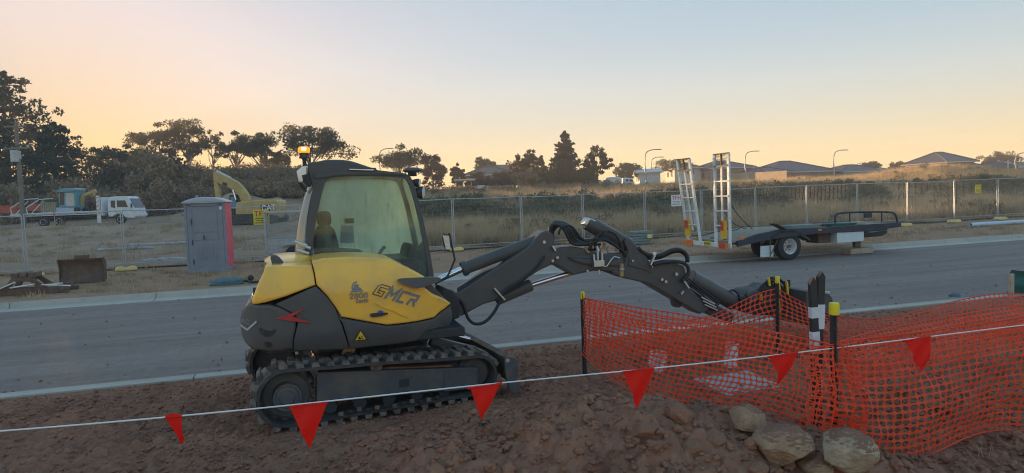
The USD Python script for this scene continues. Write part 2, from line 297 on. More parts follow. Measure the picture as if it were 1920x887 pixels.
# ================================================================ THE DIGGER
mat('yellow_paint', (.86, .45, .045), .36, var=.10, scale=3.5, col2=(.66, .37, .07), contrast=(.30, .58), coat=.5, bump=.02, bscale=60)
mat('dark_plastic', (.062, .062, .066), .5, var=.2, scale=4, col2=(.088, .078, .07), contrast=(.34, .6), bump=.05, bscale=220, bdist=.003)
mat('boom_paint', (.052, .052, .057), .42, var=.22, scale=5, col2=(.075, .068, .062), bump=.03, bscale=90, bdist=.004)
mat('frame_paint', (.06, .062, .068), .5, var=.3, scale=6, col2=(.12, .095, .078), contrast=(.28, .55), bump=.05, bscale=50, bdist=.004)
mat('rubber', (.032, .03, .03), .8, var=.3, scale=8, col2=(.075, .055, .045), contrast=(.3, .62), bump=.25, bscale=60, bdist=.006)
mat('lug_rubber', (.075, .066, .06), .75, var=.3, scale=9, col2=(.24, .185, .15), contrast=(.3, .6), bump=.2, bscale=60, bdist=.005)
mat('hose', (.014, .014, .015), .45, var=.2, scale=30)
mat('chrome', (.82, .84, .88), .12, 1., var=.05)
mat('zinc', (.62, .63, .64), .35, .9, var=.2, scale=20)
mat('black_steel', (.025, .025, .028), .5, var=.3, scale=9)
mat('dirty_steel', (.26, .165, .105), .75, var=.45, scale=9, col2=(.06, .05, .045), bump=.2, bscale=40)
mat('brass_pin', (.42, .28, .14), .5, .4, var=.3, scale=20)
mat('red_paint', (.42, .03, .028), .4, var=.1)
mat('safety_yellow', (.75, .52, .02), .5, var=.12, scale=8)
mat('print_black', (.02, .02, .022), .5, var=.05)
mat('print_grey', (.17, .175, .19), .5, var=.05)
mat('print_white', (.75, .75, .74), .5, var=.05)
mat('paper', (.42, .5, .55), .7, var=.08)
mat('blue_plastic', (.04, .09, .35), .4, var=.1)
mat('worklight', (.7, .7, .68), .25, .3, var=.1)
mat('seat_cloth', (.014, .014, .016), .85, var=.2, scale=30)
M['clear_glass'] = usdkit.material(stage, '/World/Looks/clear_glass', {
    't': ('transparent_bsdf', {'color': (.80, .88, .80)}), 'g': ('glossy_bsdf', {'roughness': .03}), 'f': ('fresnel', {'IOR': 1.5}), 'x': ('mix_closure', {})},
    [('f.fac', 'x.fac'), ('t.BSDF', 'x.closure1'), ('g.BSDF', 'x.closure2')], surface='x.closure')
M['fogged_glass'] = usdkit.material(stage, '/World/Looks/fogged_glass', {
    'tc': ('texture_coordinate', {}), 'mp': ('mapping', {'scale': (3.5, 3.5, .8)}), 'n': ('noise_texture', {'scale': 3., 'detail': 6, 'roughness': .6}),
    'mp2': ('mapping', {'scale': (16, 16, 2.2)}), 'n2': ('noise_texture', {'scale': 2., 'detail': 4}), 'r2': ('map_range', {'from_min': .55, 'from_max': .7, 'to_min': 0, 'to_max': .35, 'clamp': True}),
    'r': ('map_range', {'from_min': .35, 'from_max': .62, 'to_min': .4, 'to_max': .98, 'clamp': True}), 'sub': ('math', {'math_type': 'subtract', 'use_clamp': True}),
    'tl': ('translucent_bsdf', {'color': (.50, .66, .58)}), 't': ('transparent_bsdf', {'color': (.72, .82, .70)}), 'x': ('mix_closure', {})},
    [('tc.object', 'mp.vector'), ('mp.vector', 'n.vector'), ('tc.object', 'mp2.vector'), ('mp2.vector', 'n2.vector'), ('n2.fac', 'r2.value'), ('n.fac', 'r.value'), ('r.result', 'sub.value1'), ('r2.result', 'sub.value2'),
     ('sub.value', 'x.fac'), ('t.BSDF', 'x.closure1'), ('tl.BSDF', 'x.closure2')], surface='x.closure')
M['misted_glass'] = usdkit.material(stage, '/World/Looks/misted_glass', {
    'tc': ('texture_coordinate', {}), 'mp': ('mapping', {'scale': (1, 1, .5)}), 'n': ('noise_texture', {'scale': 3., 'detail': 5, 'roughness': .6}), 'r': ('map_range', {'from_min': .35, 'from_max': .65, 'to_min': .0, 'to_max': .10, 'clamp': True}),
    't': ('transparent_bsdf', {'color': (.82, .88, .87)}), 'd': ('diffuse_bsdf', {'color': (.55, .66, .54)}), 'm': ('mix_closure', {}), 'g': ('glossy_bsdf', {'roughness': .04}), 'f': ('fresnel', {'IOR': 1.5}), 'x': ('mix_closure', {})},
    [('tc.object', 'mp.vector'), ('mp.vector', 'n.vector'), ('n.fac', 'r.value'), ('r.result', 'm.fac'), ('t.BSDF', 'm.closure1'), ('d.BSDF', 'm.closure2'), ('f.fac', 'x.fac'), ('m.closure', 'x.closure1'), ('g.BSDF', 'x.closure2')], surface='x.closure')
M['amber_lens'] = usdkit.material(stage, '/World/Looks/amber_lens', {
    'p': ('principled_bsdf', {'base_color': (.8, .17, .005), 'roughness': .2}), 'e': ('emission', {'color': (1., .30, .02), 'strength': .3}), 'a': ('add_closure', {})},
    [('p.BSDF', 'a.closure1'), ('e.emission', 'a.closure2')], surface='a.closure')
M['amber_bulb'] = usdkit.material(stage, '/World/Looks/amber_bulb', {'e': ('emission', {'color': (1., .62, .12), 'strength': 3.})}, surface='e.emission')
UY, TYAW = YAW, math.radians(22.5)
TD = np.array([math.cos(TYAW), math.sin(TYAW), 0]); TN = np.array([-TD[1], TD[0], 0])
MO = TD * 1.33 + TN * 7.518                          # the machine's turning centre on the ground
exc = thing('excavator', 'yellow and dark grey crawler excavator with glazed cab and folded boom', 'excavator', MO, UY)
def mp(px, py, y):                                   # pixel to (x, z) on the upper body's plane y
    p = at_plane(px, py, MO + NV * y, NV) - MO; return np.array([p @ D, p[2]])
def mps(pts, y): return np.array([mp(a, b, y) for a, b in pts])
c01 = lambda v: np.clip(v, 0, 1)
def hy(x, z):                                        # the curved near side of the bodywork
    return -.96 + .20 * c01((z - 1.18) / .40) ** 2 + .26 * c01((x - .10) / .62) ** 2 + .45 * c01((-.86 - x) / .36) ** 2 + .10 * c01((.88 - z) / .25) ** 2
def on_skin(px, py):
    y = -.95
    for _ in range(6): q = mp(px, py, y); y = float(hy(q[0], q[1]))
    return q
def skin(pts, off, back, n=0, bev=.014, edge=.05):
    """a body panel that follows the curved side; back: how far across the machine it reaches."""
    p = np.array([on_skin(a, b) for a, b in pts]); p = chaikin(p, n) if n else p
    m = subdiv(prism(p, 0, 1., 0), edge) if bev == 0 else subdiv(prism(p, 0, .5, bev, 3), edge)
    v = np.array(m.vertices); T = 1. if bev == 0 else .5; h = hy(v[:, 0], v[:, 2]) + off
    v[:, 1] = np.where(v[:, 1] < .02, h + v[:, 1], h + .02 + (v[:, 1] - .02) / (T - .02) * (back - h - .02))
    return trimesh.Trimesh(v, m.faces, process=False)
def decal(m, off):                                   # a mesh in the xz plane, laid on the skin (its y is height above it)
    m = subdiv(m, .05); v = np.array(m.vertices); v[:, 1] += hy(v[:, 0], v[:, 2]) + off; return trimesh.Trimesh(v, m.faces, process=False)
P = exc
# ---- bodywork
CW = [(455, 578), (469, 567.5), (476, 571), (514, 571), (552, 590), (557, 606), (549, 640), (550, 658), (474, 654), (462, 647), (453, 631), (450, 611), (450, 594)]
obj('counterweight', skin(CW, -.004, .94, 1, .03), 'dark_plastic', P, smooth=40)
obj('side_cover', skin([(516, 571), (592, 536), (613, 556), (629, 578), (642, 612), (655, 655), (551.5, 658), (550.5, 640), (558.5, 606), (553, 590)], .004, .3, 0, .012), 'dark_plastic', P)
obj('engine_skirt', skin([(631, 579), (640, 596), (708, 608), (725, 611), (782, 604.5), (813.6, 597.5), (836, 579), (845, 574), (848.5, 588), (847.5, 602), (839, 621), (826, 630), (798, 637), (740, 645), (657, 655), (644, 612)], .0, .5, 0, .02), 'dark_plastic', P)
obj('rear_hood', skin([(584, 497), (515, 498), (497, 499), (494, 510), (483, 533), (472, 564), (474, 571), (497, 567.5), (536, 556), (591.5, 534.5), (588, 512)], -.012, .92, 0, .022), 'yellow_paint', P, smooth=50)
obj('engine_hood', skin([(584.5, 489.5), (607, 484), (651, 481.5), (701, 482.5), (733, 487.5), (761, 501), (796, 519), (790, 535), (812, 552), (834, 561), (845, 568.5), (836, 577), (813.6, 595), (782, 602.3), (725, 609), (708, 606.3), (640, 594), (630, 577), (613, 554), (593.5, 534), (590, 512)], -.014, -.06, 0, .02, .04), 'yellow_paint', P, smooth=50)
b = B(); top = mp(548, 489, -.4)
for sx, sz in ((1., 1.),):
    sph = trimesh.creation.icosphere(3); vv = np.array(sph.vertices) * np.array([.25, .60, .062]); b.add(trimesh.Trimesh(vv + np.array([mp(540, 495, -.5)[0], .05, mp(540, 497, -.7)[1]]), sph.faces, process=False))
obj('rear_hood_top', b, 'yellow_paint', P, smooth=True)
fin = mps([(506, 478), (516, 477), (526, 484), (532, 493), (531, 500), (512, 500)], -.55)
obj('air_scoop', prism(chaikin(fin, 1), -.62, -.50, .02), 'dark_plastic', P)
bk = B(); q = mp(480, 551, -.75); bk.cyl((q[0] - .04, -.52, q[1]), (q[0] + .05, -.52, q[1]), .035); obj('rear_hood_latch', bk, 'black_steel', P)
chev = np.array([on_skin(*p) for p in [(517, 597), (573, 578), (548, 593.5), (586, 604.5), (560, 603.5), (540, 601)]])
obj('red_chevron', decal(prism(chev, -.004, .002), -.006), 'red_paint', P)
# recess, lamp and grip on the counterweight
for pts, nm in (([(484, 612), (506, 622), (520, 615), (514, 628), (500, 633), (486, 624)], 'tie_down_recess'), ([(496, 640), (508, 641), (511, 648), (504, 652), (497, 649)], 'tow_eye_recess')):
    obj(nm, decal(prism(chaikin(np.array([on_skin(*p) for p in pts]), 2), -.006, .002), -.004), 'black_steel', P)
obj('bumper_strip', decal(prism(np.array([on_skin(*p) for p in [(451, 607), (463, 616), (480, 601), (482, 604), (464, 620), (451, 611)]]), -.008, .002), -.006), 'zinc', P)
x0, z0 = on_skin(452, 604); obj('lettering', decal(text_on_xz('AC', .045, x0, -.002, z0, -.05), -.006), 'print_grey', P)
# ---- decals: model name in angular strokes, the small badge, the warning triangle
def strokes(lines, w, o, rot, sc, shear=.32):
    out = []
    for ln in lines: out.append(LineString(ln).buffer(w / 2, cap_style=2, join_style=2))
    g = shapely.union_all(out); ms = []
    for gg in getattr(g, 'geoms', [g]):
        m = trimesh.creation.extrude_polygon(gg, .002, engine='earcut'); v = np.array(m.vertices); v[:, 0] += shear * v[:, 1]; v[:, :2] *= sc
        c, s_ = math.cos(rot), math.sin(rot); ms.append(trimesh.Trimesh(np.stack([o[0] + v[:, 0] * c - v[:, 1] * s_, -v[:, 2], o[1] + v[:, 0] * s_ + v[:, 1] * c], 1), m.faces, process=False))
    return trimesh.util.concatenate(ms)
o6 = on_skin(697, 552); e6 = on_skin(778, 575); rot6 = math.atan2(e6[1] - o6[1], e6[0] - o6[0]); L6 = np.linalg.norm(e6 - o6); u6 = L6 / 5.6
six = [[(1.35, 1.5), (.3, 1.5), (0, 1.2), (0, .1), (1.1, .1), (1.1, .75), (.42, .75), (.42, .42), (.8, .42)], [(.35, 1.16), (1.3, 1.16), (1.35, 1.5)], [(.35, 1.16), (.35, .75)]]
obj('model_number', decal(strokes(six, .09, o6, rot6, u6), -.017), 'print_black', P)
obj('model_letters', decal(strokes([[(1.6, 0), (1.6, 1.4), (2.1, .6), (2.6, 1.4), (2.6, 0)], [(4.0, 1.4), (3.05, 1.4), (3.05, .13), (3.9, .13)], [(4.4, .75), (5.25, .75), (5.25, 1.35), (4.0, 1.35)], [(4.5, .7), (4.45, 0)], [(4.95, .75), (5.35, 0)]], .28, o6, rot6, u6), -.017), 'print_grey', P)
q = on_skin(654, 560); obj('badge_number', decal(text_on_xz('2800', .050, q[0], -.002, q[1], 0), -.017), 'print_grey', P)
q = on_skin(667, 567.5); obj('badge_word', decal(text_on_xz('Earth', .034, q[0], -.002, q[1], 0), -.017), 'print_grey', P)
q = on_skin(656, 548); k_ = .0040
obj('badge_picture', decal(trimesh.util.concatenate([prism(np.array(pl) * k_ + q, -.002, .001) for pl in ([(0, 0), (32, 0), (30, 3), (2, 3)], [(5, 4), (24, 4), (24, 9), (21, 9), (20, 18), (11, 18), (9, 9), (5, 9)], [(3, 9), (6, 9), (10, 20), (18, 22), (17, 25), (8, 22)], [(24, 4), (29, 4), (22, 12)])]), -.017), 'print_grey', P)
tri = np.array([on_skin(*p) for p in [(676, 617.5), (663.5, 639.5), (688.5, 637)]]); tc_ = tri.mean(0)
w_ = obj('warning_triangle', decal(prism(tri, -.003, .001), -.003), 'print_black', P)
obj('face', decal(prism(tc_ + (tri - tc_) * .8, -.0045, .001), -.003), 'safety_yellow', w_)
obj('symbol', decal(trimesh.util.concatenate([prism(np.array(pl) * .0022 + tc_ + np.array([-.021, -.022]), -.006, .001) for pl in ([(0, 0), (12, 0), (12, 6), (7, 6), (6, 12), (2, 12), (0, 6)], [(9, 6), (14, 16), (20, 8), (19, 6), (14, 12), (11, 5)], [(14, 0), (21, 0), (19, 4), (15, 4)])]), -.003), 'print_black', w_)
q0, q1 = on_skin(694, 590.5), on_skin(726, 587); lt = B(); lt.add(decal(prism(chaikin([q0 + (-.0, -.012), q0 + (.02, -.022), q1 + (0, -.012), q1 + (.006, .01), q0 + (.02, .018), q0 + (-.004, .012)], 1), -.02, .001), -.014)); l_ = obj('side_latch', lt, 'black_steel', P)
q = on_skin(713, 587); obj('key_cap', decal(prism([q + .03 * np.array([math.cos(a), math.sin(a)]) for a in np.arange(0, 6.28, .4)], -.012, .001), -.014), 'blue_plastic', l_)
obj('hood_recess', decal(prism([on_skin(*p) for p in [(702, 567), (745, 581), (767, 595), (751, 590), (738, 583), (716, 576)]], -.012, .001), -.012), 'yellow_paint', P)
obj('front_handle', decal(prism(chaikin(np.array([on_skin(*p) for p in [(744, 524), (752, 521), (800, 519), (822, 519), (827, 523), (822, 527), (806, 532), (784, 540), (770, 536), (752, 530)]]), 1), -.05, .04), -.014), 'dark_plastic', P, smooth=60)
obj('front_cowl', prism(mps([(784, 538), (806, 531), (836, 562), (812, 553)], -.55), -.62, -.3, .01), 'dark_plastic', P)
# ---- cab
yc, yf = -.05, .90
OUT = [(575, 309), (583, 305), (594, 305), (640, 307), (700, 318.5), (745, 323), (765, 326), (774, 337), (787, 383), (799, 437), (807, 475), (813, 517), (813, 540), (572, 540), (572, 481), (572.5, 449), (578, 393), (587.8, 350), (583, 333)]
INN = [(610, 339), (618, 335), (632, 332), (670, 329.5), (714, 330), (757, 333), (766, 340), (780, 384), (792, 445), (799, 478), (803, 516), (800, 530), (590, 530), (586, 484), (586, 456), (592, 416), (602, 368)]
po, pi_ = mps(OUT, yc), mps(INN, yc)
def ring(a, b, y0, y1):
    m = trimesh.creation.extrude_polygon(Polygon(a, [b]), y1 - y0, engine='earcut'); v = np.array(m.vertices)
    return trimesh.Trimesh(np.stack([v[:, 0], y0 + v[:, 2], v[:, 1]], 1), m.faces[:, ::-1], process=False)
po2, pi2 = chaikin(po, 2), chaikin(pi_, 2)
obj('cab_side_frame', ring(po2, pi2, yc, yc + .07), 'dark_plastic', P)
obj('cab_side_frame', ring(po2, pi2, yf - .07, yf), 'dark_plastic', P)
gi = po2.mean(0) + (po2 - po2.mean(0)) * .97
obj('side_window', prism(gi, yc + .025, yc + .029), 'misted_glass', P, smooth=False)
obj('side_window', prism(gi, yf - .045, yf - .041), 'fogged_glass', P, smooth=False)
rf = mps([(575, 311), (579, 304), (594, 302.6), (606, 300), (619, 298.5), (645, 299), (662, 302), (680, 308), (700, 315), (712, 319), (700, 322.5), (640, 320), (590, 322)], yc)
obj('cab_roof', prism(chaikin(rf, 2), yc + .02, yf - .02, .035, 3), 'dark_plastic', P)
rr = mps([(590, 321), (700, 321), (745, 324), (766, 327), (764, 331), (714, 329), (640, 329), (600, 336), (587, 336)], yc); obj('roof_rail', prism(chaikin(rr, 1), yc - .012, yf + .01, .015), 'dark_plastic', P)
obj('sun_strip', prism(mps([(655, 316.8), (702, 317.6), (699, 319.8), (655, 318.6)], yc), yc - .02, yc + .3, .0), 'worklight', P)
def cross(pts, y0, y1, w):                           # a sheet across the cab along a run of profile points
    p = mps(pts, yc); V = np.vstack([np.c_[p[:, 0], np.full(len(p), y0), p[:, 1]], np.c_[p[:, 0], np.full(len(p), y1), p[:, 1]]]); n = len(p)
    f = [(i, i + 1, n + i + 1, n + i) for i in range(n - 1)]; f = np.array(f); m = trimesh.Trimesh(V, np.vstack([f[:, [0, 1, 2]], f[:, [0, 2, 3]]]), process=False)
    off = V.copy(); off[:, 0] += w; m2 = trimesh.Trimesh(off, m.faces[:, ::-1], process=False); return trimesh.util.concatenate([m, m2])
ra = mps([(588, 350), (582, 372), (575, 405), (571, 440), (570, 470), (570, 500)], yc); rb = mps([(583.5, 349), (575, 372), (566, 405), (560, 440), (556.5, 470), (556.5, 500)], yc + .22)
cols = [np.c_[ra[:, 0] * (1 - k) ** 1. + rb[:, 0] * k - .05 * math.sin(k * math.pi), np.full(len(ra), yc + .22 * k), ra[:, 1]] for k in np.linspace(0, 1, 6)] + [np.c_[rb[:, 0] - .03, np.full(len(ra), yf - .1), rb[:, 1]]]
V_ = np.vstack(cols); n_ = len(ra); q_ = np.array([(a * n_ + i, a * n_ + i + 1, (a + 1) * n_ + i + 1, (a + 1) * n_ + i) for a in range(6) for i in range(n_ - 1)])
mat('rear_glass_tint', (.30, .29, .26), .12, .55, var=.25, scale=3)
obj('rear_window', trimesh.Trimesh(V_, np.vstack([q_[:, [0, 1, 2]], q_[:, [0, 2, 3]]]), process=False), 'rear_glass_tint', P, smooth=True)
obj('front_window', cross([(768, 332), (784, 383), (796, 437), (804, 475), (810, 530)], yc + .05, yf - .05, .008), 'clear_glass', P, smooth=True)
obj('cab_floor', B().box((mp(690, 535, .4)[0], .42, 1.16), (1.1, .9, .5)), 'dark_plastic', P)
# inside: seat, headrest, console, joystick, the paper on the far window
def sil(name, pts, y0, y1, mt='seat_cloth', bev=.03): obj(name, prism(chaikin(mps(pts, (y0 + y1) / 2), 2), y0, y1, bev), mt, P)
sil('seat_back', [(588, 422), (622, 422), (630, 440), (636, 470), (640, 490), (586, 490)], .22, .68)
sil('seat_cushion', [(596, 462), (622, 466), (665, 468), (683, 471), (684, 490), (600, 490)], .2, .7)
sil('headrest', [(594, 402), (600, 396), (616, 396), (620, 402), (621, 424), (594, 424)], .3, .6)
sil('console', [(758, 458), (768, 456), (785, 462), (800, 480), (806, 510), (806, 530), (750, 520), (752, 500)], .15, .75)
obj('joystick', B().tube(smoothcurve([(*mp(708, 490, .2)[:1], .2, mp(708, 490, .2)[1]), (mp(712, 475, .2)[0], .2, mp(712, 475, .2)[1]), (mp(722, 462, .2)[0], .2, mp(722, 462, .2)[1])], 6), .02), 'seat_cloth', P)
pp = mps([(639, 423), (663, 423), (664, 456), (638, 456)], yf - .06); obj('paper_notice', prism(pp, yf - .055, yf - .05), 'paper', P)
for cx, cy, r_ in ((649, 414, .03),): q = mp(cx, cy, yf - .06); obj('suction_cup', B().cyl((q[0], yf - .07, q[1]), (q[0], yf - .05, q[1]), r_), 'paper', P)
q = mp(656, 414, yf - .06); obj('phone_holder', B().box((q[0], yf - .08, q[1]), (.09, .03, .06)), 'seat_cloth', P)
# lamps, aerial, mirrors
q = mp(571, 305, .1); b = B(); b.cyl((q[0], .1, q[1] - .1), (q[0], .1, mp(571, 293, .1)[1]), .022).cyl((q[0], .1, mp(571, 297, .1)[1]), (q[0], .1, mp(571, 287, .1)[1]), .055, r2=.045).tube([(q[0] + .06, .12, q[1] - .02), (q[0] + .04, .12, q[1] + .12)], .004)
bc = obj('beacon', b, 'black_steel', P); zz = mp(571, 286, .1)[1]
obj('lens', B().rev([(0, 0), (.058, 0), (.062, .02), (.06, .05), (.045, .066), (0, .07)], (q[0], .1, zz - .005)), 'amber_lens', bc, smooth=True)
obj('bulb', B().rev([(0, 0), (.02, .0), (.024, .014), (.02, .028), (0, .03)], (q[0], .028, zz + .02)), 'amber_bulb', bc)
lm = B().prism(mps([(556, 322), (566, 313), (575, 311), (575, 336), (566, 343), (560, 341)], -.02), -.1, .1, .015); wl = obj('rear_work_light', lm, 'worklight', P)
obj('bracket', B().prism(mps([(566, 329), (578, 326), (584, 346), (578, 350), (569, 342)], -.06), -.12, -.05, .01), 'black_steel', wl)
obj('stay', B().bar((*mp(562, 342, 0)[:1], 0, mp(562, 342, 0)[1]), (mp(574, 360, 0)[0], 0, mp(574, 360, 0)[1]), .02, .03), 'black_steel', wl)
q = mp(773, 322, .2); obj('satellite_dome', B().rev([(0, -.05), (.05, -.05), (.05, -.01), (.1, 0), (.105, .02), (.07, .045), (0, .05)], (q[0], .2, q[1])), 'dark_plastic', P, smooth=True)
for (px, py, r_) in ((783, 343, .045), (790, 361, .07)):
    q = mp(px, py, .05); w = obj('front_work_light', B().rev([(0, -.05), (r_ * .7, -.05), (r_, .0), (r_, .03), (0, .03)], (q[0] - .02, .0, q[1]), frame_to((1, -.35, -.1))), 'black_steel', P)
    obj('lens', B().cyl((q[0] + .01, -.012, q[1]), (q[0] + .018, -.015, q[1] - .001), r_ * .88), 'worklight', w)
ym_ = -.55; mir = prism(chaikin(mps([(828, 438), (843, 439.5), (847, 470), (834, 470)], ym_), 1), ym_ - .015, ym_ + .03, .01); mi = obj('mirror', mir, 'black_steel', P)
pg = mps([(829.5, 441), (841, 442), (844.5, 467.5), (835.5, 467.5)], ym_); obj('glass', prism(pg, ym_ - .019, ym_ - .0155), 'zinc', mi)
mpt = [(843, 437), (847, 455), (852, 478), (854, 487), (848, 502), (840, 519), (828, 526)]; pr = mps(mpt, ym_); obj('arm', B().tube(np.c_[pr[:, 0], np.full(len(pr), ym_ + .03), pr[:, 1]], .011), 'black_steel', mi)
b = B()
for px, py in ((566, 455), (573, 460), (570, 470)): q = mp(px, py, .0); b.cyl((q[0] - .07, -.06, q[1] + .02), (q[0] + .05, -.08, q[1] - .03), .018)
obj('door_hinge', b, 'zinc', P)
# ---- running gear, turned a little from the body
def tp(px, py, y): p = at_plane(px, py, MO + TN * y, TN) - MO; return np.array([p @ TD, p[2]])
RT = rotz(TYAW - UY)
def tr(b): m = b.mesh() if isinstance(b, B) else b; return trimesh.Trimesh(np.asarray(m.vertices) @ RT.T, m.faces, process=False)
xs0, xi0, rs, ri, zs, zi = -.887, .955, .255, .19, .29, .255
def loop(n):                                          # the belt's middle line in (x, z), by arc length
    pts = []
    for a in np.linspace(math.pi / 2 + .05, 1.5 * math.pi, 40): pts.append((xs0 + rs * math.cos(a), zs + rs * math.sin(a)))
    for a in np.linspace(-math.pi / 2, math.pi / 2 - .02, 40): pts.append((xi0 + ri * math.cos(a), zi + ri * math.sin(a)))
    pts = np.array(pts + [(.45, .470), (0, .502), (-.45, .520), pts[0]]); s = np.r_[0, np.cumsum(np.linalg.norm(np.diff(pts, axis=0), axis=1))]
    u = np.linspace(0, s[-1], n, endpoint=False); return np.stack([np.interp(u, s, pts[:, 0]), np.interp(u, s, pts[:, 1])], 1)
def track(y0, y1):
    l = loop(120); t = np.roll(l, -1, 0) - np.roll(l, 1, 0); t /= np.linalg.norm(t, axis=1, keepdims=True); nn = np.stack([t[:, 1], -t[:, 0]], 1)
    if ((l - l.mean(0)) * nn).sum() < 0: nn = -nn
    V = []; k = len(l)
    for off, y in ((.0, y0), (.028, y0 + .004), (.034, y0 + .03), (.034, y1 - .03), (.028, y1 - .004), (.0, y1)):
        q = l + nn * (off - .014); V.append(np.c_[q[:, 0], np.full(k, y), q[:, 1]])
    V = np.vstack(V); F_ = []
    for a in range(6):
        b_ = (a + 1) % 6
        for i in range(k): j = (i + 1) % k; F_ += [(a * k + i, a * k + j, b_ * k + j), (a * k + i, b_ * k + j, b_ * k + i)]
    m = trimesh.Trimesh(V, np.array(F_), process=False); m.fix_normals()
    T = obj('track', tr(m), 'rubber', P, smooth=40)
    L = 74; l = loop(L); t = np.roll(l, -1, 0) - np.roll(l, 1, 0); t /= np.linalg.norm(t, axis=1, keepdims=True); nn = np.stack([t[:, 1], -t[:, 0]], 1)
    if ((l - l.mean(0)) * nn).sum() < 0: nn = -nn
    yc_ = (y0 + y1) / 2
    for i in range(L):                               # staggered lugs: each row reaches one edge
        a, b_ = (y0 - .002, yc_ + .05) if i % 2 == 0 else (yc_ - .05, y1 + .002)
        o = np.array([l[i][0], 0, l[i][1]]); X = np.array([t[i][0], 0, t[i][1]]); Z = np.array([nn[i][0], 0, nn[i][1]])
        prof = [(-.036, .016), (.036, .016), (.026, .056), (-.026, .056)]; V = []
        for yy, sk in ((a, .0), (b_, .02)):
            for u_, w_2 in prof: V.append(o + X * (u_ + (sk if i % 2 == 0 else -sk)) + Z * w_2 + np.array([0, yy, 0]))
        h = trimesh.convex.convex_hull(np.array(V)); obj('lug', tr(h), 'lug_rubber', T, smooth=False)
    return T
for y0, y1, near in ((-.98, -.60, 1), (.60, .98, 0)):
    track(y0, y1); ym = (y0 + y1) / 2
    s_ = B(); s_.rev([(0, -.05), (.20, -.05), (.235, -.02), (.235, .02), (.20, .05), (0, .05)], (xs0, ym, zs), frame_to((0, -1, 0)), 30)
    for a in np.arange(0, 6.28, 6.2832 / 15): s_.box((xs0 + .24 * math.cos(a), ym, zs + .24 * math.sin(a)), (.045, .06, .05), np.array([[math.cos(a), 0, math.sin(a)], [0, 1, 0], [-math.sin(a), 0, math.cos(a)]]).T)
    S = obj('sprocket', tr(s_), 'frame_paint', P)
    if near:
        obj('drive_motor', tr(B().rev([(0, 0), (.125, 0), (.125, .1), (.115, .125), (.07, .135), (.06, .15), (0, .155)], (xs0, ym - .02, zs), frame_to((0, -1, 0)), 30)), 'frame_paint', S, smooth=30)
        obj('motor_ring', tr(B().rev([(.11, .0), (.125, .0), (.125, .012), (.11, .012)], (xs0, ym - .146, zs), frame_to((0, -1, 0)), 30)), 'frame_paint', S)
        obj('paint_mark', tr(B().box((xs0 + .02, ym - .158, zs + .035), (.035, .004, .05))), 'blue_plastic', S)
    obj('idler', tr(B().rev([(0, -.07), (.14, -.07), (.175, -.03), (.175, .03), (.14, .07), (0, .07)], (xi0, ym, zi), frame_to((0, -1, 0)), 26)), 'frame_paint', P)
    for k in range(5): obj('track_roller', tr(B().rev([(0, -.10), (.06, -.10), (.075, -.05), (.075, .05), (.06, .10), (0, .10)], (-.5 + .28 * k, ym, .125), frame_to((0, -1, 0)), 16)), 'black_steel', P)
    obj('carrier_roller', tr(B().cyl((-.05, ym - .1, .46), (-.05, ym + .1, .46), .06)), 'dirty_steel', P)
    fr = [tp(*q_, -.91) for q_ in ((594, 757), (897, 727), (897, 690), (893, 688.5), (598, 698.5), (594, 703))]
    F_ = obj('side_frame', tr(prism(fr, ym - .12, ym + .12, .012)), 'frame_paint', P)
    if near:
        obj('end_plate', tr(prism([tp(*q_, -.91) for q_ in ((832, 734), (893, 727), (893, 692), (834, 694))], ym - .128, ym - .12, .003)), 'frame_paint', F_)
        obj('frame_hole', tr(B().box((tp(758, 718, -.91)[0], ym - .121, tp(758, 718, -.91)[1]), (.10, .006, .075))), 'black_steel', F_)
        obj('top_mud', tr(prism([(-.5, .43), (.75, .345), (.7, .37), (.3, .40), (.1, .43), (-.1, .425), (-.45, .46)], ym - .06, ym + .1, .02)), 'soil', F_)
        for k in range(12):
            q = np.array([-.42 + .085 * k, ym - .19, .075 + .01 * (k % 3)]); obj('track_link', tr(B().box(q, (.045, .03, .035)).cyl(q + (0, -.03, 0), q, .012)), 'dirty_steel' if k % 2 == 0 else 'black_steel', P)
obj('chassis', tr(B().box((-.02, 0, .42), (1.15, 1.15, .24)).box((-.1, 0, .5), (.9, .7, .2))), 'frame_paint', P)
obj('turntable', B().cyl((0, 0, .56), (0, 0, .72), .48, 36, bev=.02), 'black_steel', P)
obj('slew_lug', tr(B().prism([(-.33, .52), (-.20, .52), (-.16, .66), (-.27, .66)], -.55, -.47, .01)), 'brass_pin', P)
obj('body_floor', B().box((0, 0, .70), (1.9, 1.6, .09)), 'black_steel', P)
# ---- blade
bx = 1.25
obj('blade', tr(B().prism([(bx - .03, .42), (bx + .03, .44), (bx + .08, .36), (bx + .08, .2), (bx + .16, .09), (bx + .10, .10), (bx + .03, .2), (bx + .02, .34)], -.99, .99, .008)), 'dirty_steel', P)
for y_ in (-.99, .99):
    e = obj('blade_end_plate', tr(B().prism(chaikin([tp(*q_, -.99) for q_ in ((944, 672), (946, 667), (973, 671), (969, 687), (969, 712), (975, 727), (969, 738), (955, 735), (948, 708))], 1), y_ - .02, y_ + .02, .006)), 'frame_paint', P)
    obj('eye', tr(B().cyl((tp(950, 675, -.99)[0], y_ - .028, tp(950, 675, -.99)[1]), (tp(950, 675, -.99)[0], y_ + .028, tp(950, 675, -.99)[1]), .022, 12)), 'zinc', e)
for y_ in (-.42, .42): obj('blade_arm', tr(B().bar((.45, y_, .42), (bx, y_ * 1.05, .30), .1, .16)), 'frame_paint', P)
obj('blade_cylinder', tr(B().cyl((.50, -.05, .58), (.95, -.02, .52), .055)), 'boom_paint', P); obj('blade_rod', tr(B().cyl((.95, -.02, .52), (1.20, -.01, .42), .028)), 'chrome', P)
